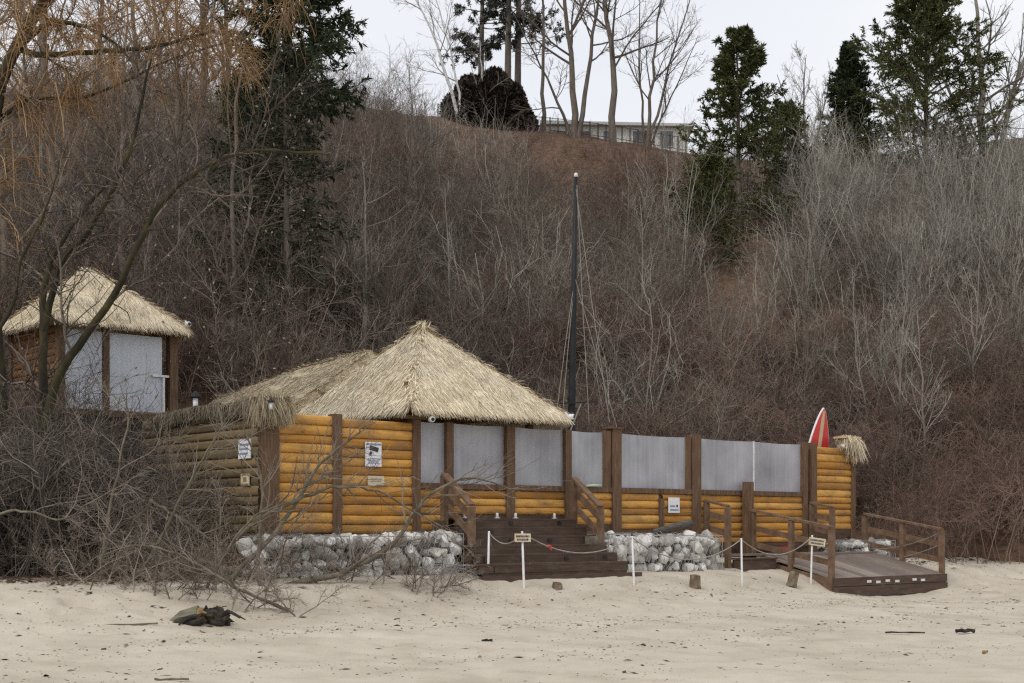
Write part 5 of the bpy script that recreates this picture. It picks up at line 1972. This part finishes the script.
fallen('thick mossy bough lying along the foot of the left gabions', [(238, 598, 22.6), (300, 583, 23.0), (350, 570, 23.4), (392, 545, 23.7), (415, 512, 23.8), (432, 492, 23.9), (470, 478, 24.2), (515, 492, 24.4)], .06, .010, 201, (16, 8), .26, ('deadwood', 'brush'))
fallen('straight grey bough slanting up across the first log panel', [(228, 580, 22.4), (265, 545, 22.6), (298, 500, 22.8), (325, 460, 22.9), (352, 438, 23.0), (366, 424, 23.0)], .045, .010, 202, (14, 8), .34)
fallen('arched bough curving over the log panels towards the stairs', [(236, 540, 22.5), (265, 515, 22.6), (310, 495, 22.8), (345, 487, 23.0), (380, 492, 23.2), (412, 510, 23.4), (455, 534, 23.6)], .04, .009, 203, (16, 8), .3)
fallen('forked bough rising in front of the corner post', [(262, 600, 22.3), (258, 560, 22.3), (262, 500, 22.3), (260, 470, 22.3), (244, 430, 22.2), (246, 400, 22.2)], .035, .010, 204, (13, 8), .38)
fallen('long pale bough leaning left across the weathered side fence', [(128, 590, 22.0), (160, 540, 22.0), (185, 490, 22.0), (215, 440, 22.0), (236, 400, 22.0)], .03, .007, 205, (10, 7), .35)
fallen('pale bough standing upright in the brush left of the side fence', [(100, 585, 21.6), (106, 530, 21.6), (118, 470, 21.6), (128, 420, 21.7), (124, 395, 21.7)], .028, .007, 206, (10, 7), .4)
fallen('low pale bough lying over the brush at the left edge', [(-20, 520, 21.2), (20, 510, 21.2), (60, 520, 21.2), (95, 500, 21.2), (150, 470, 21.2)], .022, .006, 207, (10, 7), .4)
fallen('bough lying on the sand edge in front of the brush pile', [(290, 610, 20.9), (240, 590, 20.9), (190, 560, 21.0), (140, 545, 21.0), (90, 560, 21.2)], .03, .007, 208, (14, 8), .35)
fallen('curved bough sticking out of the brush towards the lower fence', [(200, 600, 21.6), (222, 560, 21.6), (250, 520, 21.7), (290, 500, 22.0), (330, 470, 22.4)], .028, .006, 209, (12, 8), .35)

fallen('slanting pale stem crossing the middle of the weathered side fence', [(150, 585, 23.4), (172, 520, 23.4), (200, 470, 23.3), (224, 425, 23.3)], .024, .006, 210, (14, 8), .4)
fallen('crooked pale stem with side shoots below the raised hut', [(60, 580, 24.2), (72, 530, 24.2), (66, 480, 24.2), (84, 430, 24.2)], .024, .006, 211, (14, 8), .42)
fallen('thin pale stem rising between the raised hut and the side fence', [(140, 580, 24.0), (146, 520, 24.0), (158, 460, 24.0), (160, 410, 24.0)], .022, .006, 212, (14, 8), .42)
fallen('low dark bough bending down to the sand before the side fence', [(150, 500, 23.0), (190, 525, 22.8), (215, 545, 22.6), (232, 575, 22.4)], .03, .01, 213, (12, 8), .4)
# brushwood mass
r = np.random.default_rng(300)
bw = MB()
n = 176
px = np.concatenate([r.uniform(-60, 270, 110), r.uniform(60, 300, 40), r.uniform(270, 455, 26)])
Yb = np.concatenate([np.where(px[:110] < 170, r.uniform(23.0, 25.6, 110), r.uniform(21.8, 24.2, 110)), r.uniform(20.6, 21.6, 40), r.uniform(23.2, 24.4, 26)])
X = (px - 512) * Yb / F
base = np.stack([X, Yb, beach_full(X, Yb) - .05], 1)
az = r.uniform(0, 6.28, n)
el = r.uniform(.25, 1.35, n)
ln = r.uniform(.7, 2.4, n)
ln[110:] = r.uniform(.4, 1.2, 66)
d = np.stack([np.cos(az) * np.cos(el), np.sin(az) * np.cos(el) * .6, np.sin(el)], 1)
pts = [base]
p = base
for q in range(8):
    p = p + d * (ln / 8)[:, None]
    d = nrm(d + r.normal(size=d.shape) * .13 + [0, 0, -.03])
    pts.append(p)
Q = np.stack(pts, 1)
R = (.0115 * r.uniform(.5, 1.4, n))[:, None] * np.linspace(1, .3, 9)[None]
add_tubes(bw, Q, R, 4)
B, RB = grow(Q, R, 12, .1, 1, 45, .42, 6, .02, .18, .55, .0036, .3, r)
add_tubes(bw, B, RB, 3)
B2, RB2 = grow(B, RB, 8, .1, 1, 42, .5, 5, 0, .2, .65, .0028, .3, r)
add_tubes(bw, B2, RB2, 3)
tag(bw.build('brushwood', 'brush'), 'grey tangle of dead brushwood piled before the weathered side fence', 'brushwood', kind='stuff')

# dead leaves still hanging in the left thicket
r = np.random.default_rng(303)
n = 450
px, py, Y = r.uniform(-20, 330, n), r.uniform(60, 420, n), r.uniform(27, 40, n)
c = np.stack([(px - 512) * Y / F, Y, EYE - (py - HZ) * Y / F], 1)
c = c[c[:, 2] > hill_z(c[:, 0], c[:, 1]) + .3]
dd_ = nrm(r.normal(size=c.shape) + [0, 0, -.6])
s = nrm(np.cross(dd_, r.normal(size=c.shape)))
mb = MB()
mb.quads(np.stack([c, c + dd_ * .04 - s * .022, c + dd_ * .085, c + dd_ * .04 + s * .022], 1))
tag(mb.build('withered_leaves', 'deadleaf'), 'pale withered leaves still hanging in the twigs on the left', 'leaves', kind='stuff')
